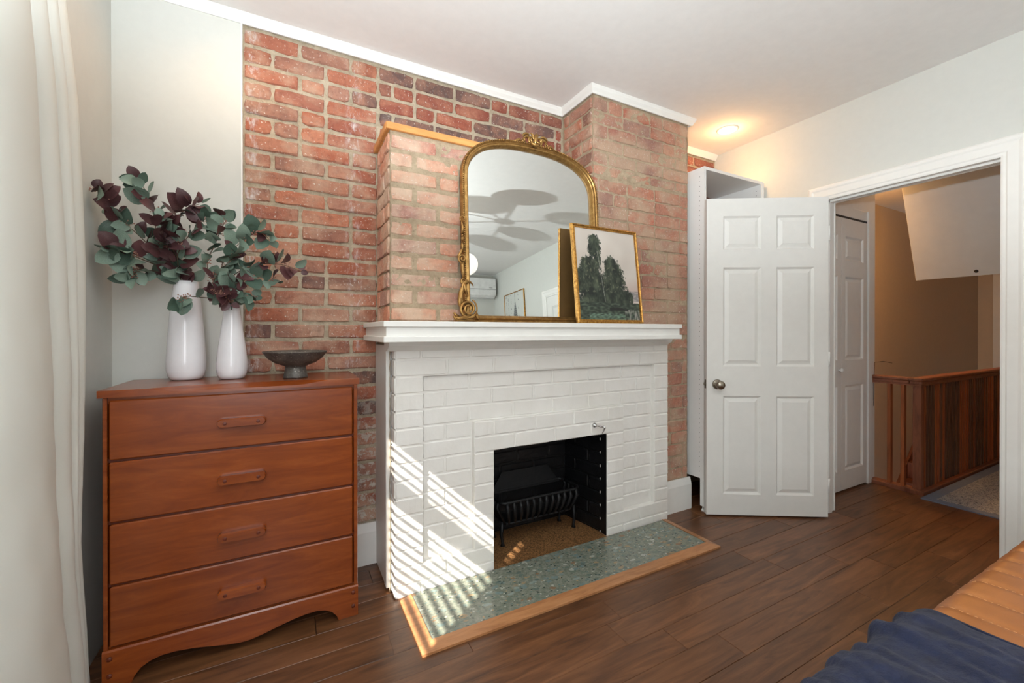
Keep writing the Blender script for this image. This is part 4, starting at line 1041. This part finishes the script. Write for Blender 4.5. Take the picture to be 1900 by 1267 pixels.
# bifold
d2 = thing('door_2', 'white panelled bifold closet door in the hall beyond the doorway', 'door', (3.20, 1.585, .014)); d2['kind'] = 'structure'
for i, x0 in enumerate((0, .387)):
    lf = bpy.data.objects.new('door_leaf', None); COL.objects.link(lf); lf.parent = d2; lf.location = (x0, 0, 0)
    w_ = .384; paneldoor(lf, w_, 2.012, .03, [(.055, w_ - .055)], [(.14, .77), (.96, 1.58), (1.70, 1.88)])
obj('knob', MB().lathe([(.007, 0), (.006, .008), (.014, .016), (.016, .023), (.011, .03), (.002, .032)], 20, Matrix.Translation((.345, 0, .89)) @ Matrix.Rotation(PI / 2, 4, 'X')), 'plastic', d2, world=False)
obj('track', MB().box(.0, .785, .005, .03, 2.014, 2.030), 'iron', d2, world=False)
mb = MB().box(3.985, 4.05, 1.578, 1.60, 0, 2.12, .003).box(3.18, 3.985, 1.59, 1.60, 2.045, 2.12, .003).box(4.05, 4.06, 1.590, 1.60, 0, 2.12)
struct('trim_5', mb, 'trim', 'white casing around the hall closet', 'trim')
# closet-side second door, seen only in the mirror
d3 = thing('door_3', 'white closed six-panel door on the right wall, seen in the mirror', 'door', (E - .006, -.17, .01), (0, 0, -PI / 2)); d3['kind'] = 'structure'
paneldoor(d3, .80, 1.93, .006 + .013, [(.11, .36), (.44, .69)], [(.13, .72), (.9, 1.5), (1.6, 1.80)])
casing('trim_6', E, -1, -.975, -.165, 1.945, 'white casing around the closed door seen in the mirror')

# ------------------------------------------------------------------ wardrobe frame
cb = thing('wardrobe_frame', 'open white wardrobe frame in the alcove behind the door', 'wardrobe', (2.71, 2.03, 0))
CX0, CX1, CY0, CY1, CT = 2.402, 3.035, 1.835, 2.215, 2.272
def sidep(x0, x1):
    return MB().prism([(CY0, .035), (CY0 + .03, .035), (CY0 + .03, .215), (CY1, .215), (CY1, CT), (CY0, CT)], x0, x1, 'x')
for x0 in (CX0, CX1 - .018): obj('side_panel', sidep(x0, x0 + .018), 'melamine', cb)
obj('top_panel', MB().box(CX0 + .018, CX1 - .018, CY0 + .001, CY1, CT - .02, CT), 'melamine', cb)
obj('bottom_panel', MB().box(CX0 + .018, CX1 - .018, CY0 + .002, CY1, .215, .235), 'melamine', cb)
obj('middle_shelf', MB().box(CX0 + .018, CX1 - .018, CY0 + .02, CY1, 1.1, 1.118), 'melamine', cb)
obj('hanging_rail', MB().tube([(CX0 + .018, 2.02, 2.135), (CX1 - .018, 2.02, 2.135)], .0125, 14), 'plastic', cb)
for x0 in (CX0 + .018, CX1 - .022): obj('rail_bracket', MB().box(x0, x0 + .004, 1.995, 2.045, 2.11, 2.185, .001), 'plastic', cb)
obj('levelling_foot', MB().lathe([(.013, 0), (.013, .012), (.006, .014), (.006, .035)], 16, Matrix.Translation((CX0 + .012, CY0 + .015, 0))), 'plastic', cb)
obj('levelling_foot', MB().lathe([(.013, 0), (.013, .012), (.006, .014), (.006, .035)], 16, Matrix.Translation((CX1 - .012, CY0 + .015, 0))), 'plastic', cb)
ph = MB()
for i in range(62):
    z = .26 + i * .032
    for x, s_ in ((CX0 - .0004, 1), (CX1 - .0184, 1)): ph.lathe([(.0022, 0), (.0022, .0006)], 8, Matrix.Translation((x, CY0 + .035, z)) @ Matrix.Rotation(PI / 2, 4, 'Y'))
obj('pin_holes', ph, 'dark', cb, kind='stuff')
obj('edge_strip', MB().box(CX1, CX1 + .012, CY0 - .004, CY0 + .06, .05, 2.262), 'melamine', cb)

# ------------------------------------------------------------------ landing: railing, stairs, rug, hatch
ra = thing('stair_railing', 'reddish-brown wooden landing railing with upright slats beyond the doorway', 'railing', (4.09, 1.30, 0))
obj('newel_post', MB().box(4.066, 4.114, 1.296, 1.344, .0, .80, .002), 'railwood', ra)
obj('top_rail', MB().box(4.045, 7.2, 1.285, 1.355, .800, .822, .004).box(4.052, 7.2, 1.291, 1.349, .788, .800).box(4.040, 7.2, 1.280, 1.360, .822, .846, .006), 'railwood', ra)
obj('top_rail', MB().box(4.045, 4.115, 1.36, 1.598, .800, .822, .004).box(4.052, 4.108, 1.349, 1.598, .788, .800).box(4.040, 4.120, 1.361, 1.598, .822, .846, .006), 'railwood', ra)
obj('bottom_rail', MB().box(4.035, 7.2, 1.27, 1.36, -.005, .028, .004).box(4.035, 4.125, 1.36, 1.598, -.005, .028, .004), 'railwood', ra)
slm = MB().box(-.011, .011, -.02, .02, 0, .76, .002).mesh('slat', M['slatwood'])
b_ = base_of(ra)
x = 4.150
while x < 7.15:
    o = link('slat', slm, ra, (x - b_.x, 1.318 - b_.y, .028)); x += .050
    o.material_slots[0].link = 'OBJECT'; o.material_slots[0].material = M['slatwood' if rng.random() < .45 else 'slatdark']
for y in (1.402, 1.482): link('slat', slm, ra, (4.082 - b_.x, y - b_.y, .028), (0, 0, PI / 2))
stg = thing('staircase', 'dark brown stairs going down behind the landing railing', 'stairs', (6.0, 1.8, -1.0))
for i in range(9):
    x1 = 6.95 - i * .2; obj('step', MB().box(x1 - .2, x1 + .02, 1.37, D1 - .03, -.19 * (i + 1) - .19, -.19 * (i + 1), .004), 'railwood', stg)
obj('skirt_board', MB().prism([(7.1, .10), (7.1, -.12), (5.1, -1.95), (5.1, -1.73)], D1 - .028, D1 - .002, 'y'), 'railwood', stg)
struct('wall_stair_side', MB().box(4.075, 9.0, 1.28, 1.30, -2.6, -.02), 'hallwall', 'wall under the edge of the landing')
rg = thing('hall_rug', 'blue-grey patterned rug on the landing floor by the railing', 'rug', (4.8, .7, 0))
obj('rug_field', MB().box(4.02, 6.4, .22, 1.20, .0005, .008), 'rug', rg)
obj('rug_border', MB().box(3.955, 6.46, .155, .22, .0005, .0078).box(3.955, 6.46, 1.20, 1.262, .0005, .0078).box(3.955, 4.02, .22, 1.20, .0005, .0078).box(6.4, 6.46, .22, 1.20, .0005, .0078), 'rugedge', rg)
hp = thing('attic_hatch', 'white attic hatch panel hanging down over the landing', 'hatch', (4.60, 1.0, 1.612), (0, -math.atan2(.26, .72), 0))
obj('hatch_board', MB().box(-.009, .009, -.2, .5, 0, 1.02, .002), 'hatch', hp, world=False)
obj('finger_hole', MB().lathe([(.012, 0), (.012, .0008)], 20, Matrix.Translation((-.0096, .150, .035)) @ Matrix.Rotation(PI / 2, 4, 'Y')), 'dark', hp, world=False)
wr = obj('bent_wire', MB().tube([(4.06, 1.575, .60), (4.058, 1.572, .86), (4.06, 1.57, .945), (4.07, 1.52, .955), (4.085, 1.47, .945)], .002, 6), 'iron'); tag(wr, 'thin bent metal wire hook at the left end of the railing', 'hook')

# ------------------------------------------------------------------ downlights
def downlight(x, y, label):
    t_ = thing('downlight', label, 'light', (x, y, H - .012))
    T = Matrix.Translation((x, y, H - .006))
    mb = MB(); n = 40; vs = []; fs = []
    prof = [(.070, .006), (.068, .0), (.058, -.001), (.050, .004)]
    for r_, z in prof:
        for k in range(n): a = 2 * PI * k / n; vs.append((x + r_ * math.cos(a), y + r_ * math.sin(a), H - .006 + z))
    for i in range(3):
        for k in range(n): fs.append((i * n + k, i * n + (k + 1) % n, (i + 1) * n + (k + 1) % n, (i + 1) * n + k))
    mb.add(vs, fs, True); obj('trim_ring', mb, 'trim', t_)
    obj('lens', MB().lathe([(.050, 0), (.050, .001)], 32, Matrix.Translation((x, y, H - .003))), 'bulb', t_)
downlight(2.736, 1.905, 'round recessed downlight glowing warm above the open door')
downlight(-.18, 1.93, 'round recessed downlight in the ceiling above the vases')

# ------------------------------------------------------------------ chandelier and air conditioner seen in the mirror
CHX, CHY, CHZ = 1.17, -.06, 2.06
ch = thing('chandelier', 'six-armed chandelier with round white globes, seen in the mirror', 'chandelier', (CHX, CHY, CHZ))
obj('stem', MB().tube([(CHX, CHY, CHZ), (CHX, CHY, H - .02)], .008, 10).lathe([(.06, 0), (.06, .02)], 24, Matrix.Translation((CHX, CHY, H - .02))), 'gold', ch)
obj('hub', MB().sphere((CHX, CHY, CHZ), .045, 16, 10, (1, 1, .8)), 'gold', ch)
for i in range(6):
    a = R(60 * i + 30); dz = .05 if i % 2 else -.05; gx, gy, gz = CHX + .36 * math.cos(a), CHY + .36 * math.sin(a), CHZ + dz
    obj('arm', MB().tube([(CHX, CHY, CHZ), (gx, gy, gz)], .006, 8), 'gold', ch)
    obj('globe', MB().sphere((gx, gy, gz), .105, 24, 14), 'globe', ch)
ac = thing('air_conditioner', 'white wall-mounted air conditioner high on the rear wall, seen in the mirror', 'air conditioner', (2.60, YB + .1, 2.18))
AX0, AX1 = 2.19, 3.01
def acp(z): return z
obj('housing', MB().prism([(YB + .002, 2.20), (YB + .14, 2.20), (YB + .19, 2.235), (YB + .205, 2.29), (YB + .205, 2.50), (YB + .19, 2.515), (YB + .002, 2.515)], AX0, AX1, 'x'), 'plastic', ac)
obj('front_seam', MB().box(AX0 - .001, AX1 + .001, YB + .2045, YB + .2065, 2.325, 2.330), 'dark', ac)
obj('louver', MB().prism([(YB + .10, 2.197), (YB + .15, 2.194), (YB + .195, 2.228), (YB + .19, 2.236)], AX0 + .03, AX1 - .03, 'x'), 'plastic', ac)
obj('indicator', MB().box(AX1 - .12, AX1 - .06, YB + .2055, YB + .2068, 2.352, 2.358), 'dark', ac)

# ------------------------------------------------------------------ bench with throw
bn = thing('leather_bench', 'tan leather bench with stitched channels at the lower right', 'bench', (1.7, .2, 0))
BX0, BX1, BY0, BY1, BT, BBZ = .72, 2.55, -.08, .445, .502, .36
def bsec(x, n=28, grow=0.0, drop=None):
    P = []; r_ = .045 + grow; lo = BBZ if drop is None else drop
    a = BY0 - grow; b = BY1 + grow; t_ = BT + grow
    P.append((a, lo))
    for i in range(7): an = R(180 - 90 * i / 6); P.append((a + r_ + r_ * math.cos(an), t_ - r_ + r_ * math.sin(an)))
    for i in range(1, 10):
        f = i / 10; P.append((a + r_ + (b - a - 2 * r_) * f, t_ + .006 * math.sin(PI * f)))
    for i in range(7): an = R(90 - 90 * i / 6); P.append((b - r_ + r_ * math.cos(an), t_ - r_ + r_ * math.sin(an)))
    P.append((b, lo)); return P
stx = [.78 + .1135 * i for i in range(16)]
vs = []; rows = []
x = BX0
N = 180
for i in range(N + 1):
    x = BX0 + (BX1 - BX0) * i / N
    dmin = min(abs(x - s_) for s_ in stx); dip = .005 * max(0, 1 - dmin / .022) ** 1.5
    cx_, cz_ = (BY0 + BY1) / 2, (BT + BBZ) / 2
    S_ = bsec(x); row = []
    for (y, z) in S_:
        k = 1 - dip / .2
        zz = z - dip * (1 if z > BBZ + .02 else 0); yy = y - (dip * .8 if y > cx_ and z < BT - .03 else 0)
        row.append((x, yy, zz))
    rows.append(row)
n = len(rows[0]); vs = [v for r_ in rows for v in r_]; fs = []
for i in range(N):
    for k in range(n - 1): fs.append((i * n + k, i * n + k + 1, (i + 1) * n + k + 1, (i + 1) * n + k))
    fs.append((i * n + n - 1, i * n, (i + 1) * n, (i + 1) * n + n - 1))
fs.append(list(range(n))); fs.append([N * n + k for k in range(n)])
obj('seat_cushion', MB().add(vs, fs, True), 'leather', bn)
for s_ in stx:
    if s_ < 1.36: continue
    st = MB(); S_ = bsec(s_); L = []
    for (y, z) in S_:
        if z > BBZ + .03: L.append((s_, y - (.004 if z < BT - .03 and y > .2 else 0), z - .0050 + (.0012)))
    # dashes
    D = []
    for p, q_ in zip(L, L[1:]):
        k = max(1, int((Vector(q_) - Vector(p)).length / .006)); D += [tuple(Vector(p).lerp(Vector(q_), i / k)) for i in range(k)]
    for i in range(0, len(D) - 1, 2): st.tube([D[i], D[i + 1]], .0007, 4)
    obj('stitching', st, 'thread', bn)
obj('base_frame', MB().box(BX0 + .02, BX1 - .02, BY0 + .02, BY1 - .02, .30, BBZ, .004), 'iron', bn)
for x in (BX0 + .06, BX1 - .06):
    for y in (BY0 + .05, BY1 - .05): obj('leg', MB().tube([(x, y, .30), (x, y, 0)], [.018, .012], 12), 'iron', bn)
# throw
def tfn(u, v):
    xr = 1.375 - .0 * v; xl = .80
    S_ = bsec(0, grow=.008, drop=.16)
    # resample section by arclength
    L = [0]
    for p, q_ in zip(S_, S_[1:]): L.append(L[-1] + math.hypot(q_[0] - p[0], q_[1] - p[1]))
    s_ = v * L[-1]; k = 0
    while k < len(L) - 2 and L[k + 1] < s_: k += 1
    f = (s_ - L[k]) / max(1e-6, L[k + 1] - L[k]); y = S_[k][0] + (S_[k + 1][0] - S_[k][0]) * f; z = S_[k][1] + (S_[k + 1][1] - S_[k][1]) * f
    x = xl + (xr - xl) * u
    edge = .012 * math.sin(v * 9) if u > .98 else 0
    fold = .010 * max(0, math.sin((x * 34) + y * 7 + 1.5 * math.sin(y * 5))) ** 2 + .006 * max(0, math.sin(x * 61 - y * 11 + 2)) ** 3
    fold += .008 * nz(x, y, 9, 3) + .004
    fold *= min(1, (1 - u) * 9 + .25)
    ny = 1 if y > BY1 - .03 else (-1 if y < BY0 + .03 else 0)
    zz = z + fold * (1 if z > BT - .045 else .15); yy = y + ny * fold * (1 if z < BT - .01 else .3)
    return (x + edge + .02 * (z < BT - .05) * nz(y, z, 6), yy, zz)
tw = MB(); tw.grid(tfn, 110, 150)
to = obj('throw_blanket', tw, 'navy'); tag(to, 'navy blue quilted throw blanket folded over the tan bench', 'blanket')
md = to.modifiers.new('thick', 'SOLIDIFY'); md.thickness = .006; md.offset = 1
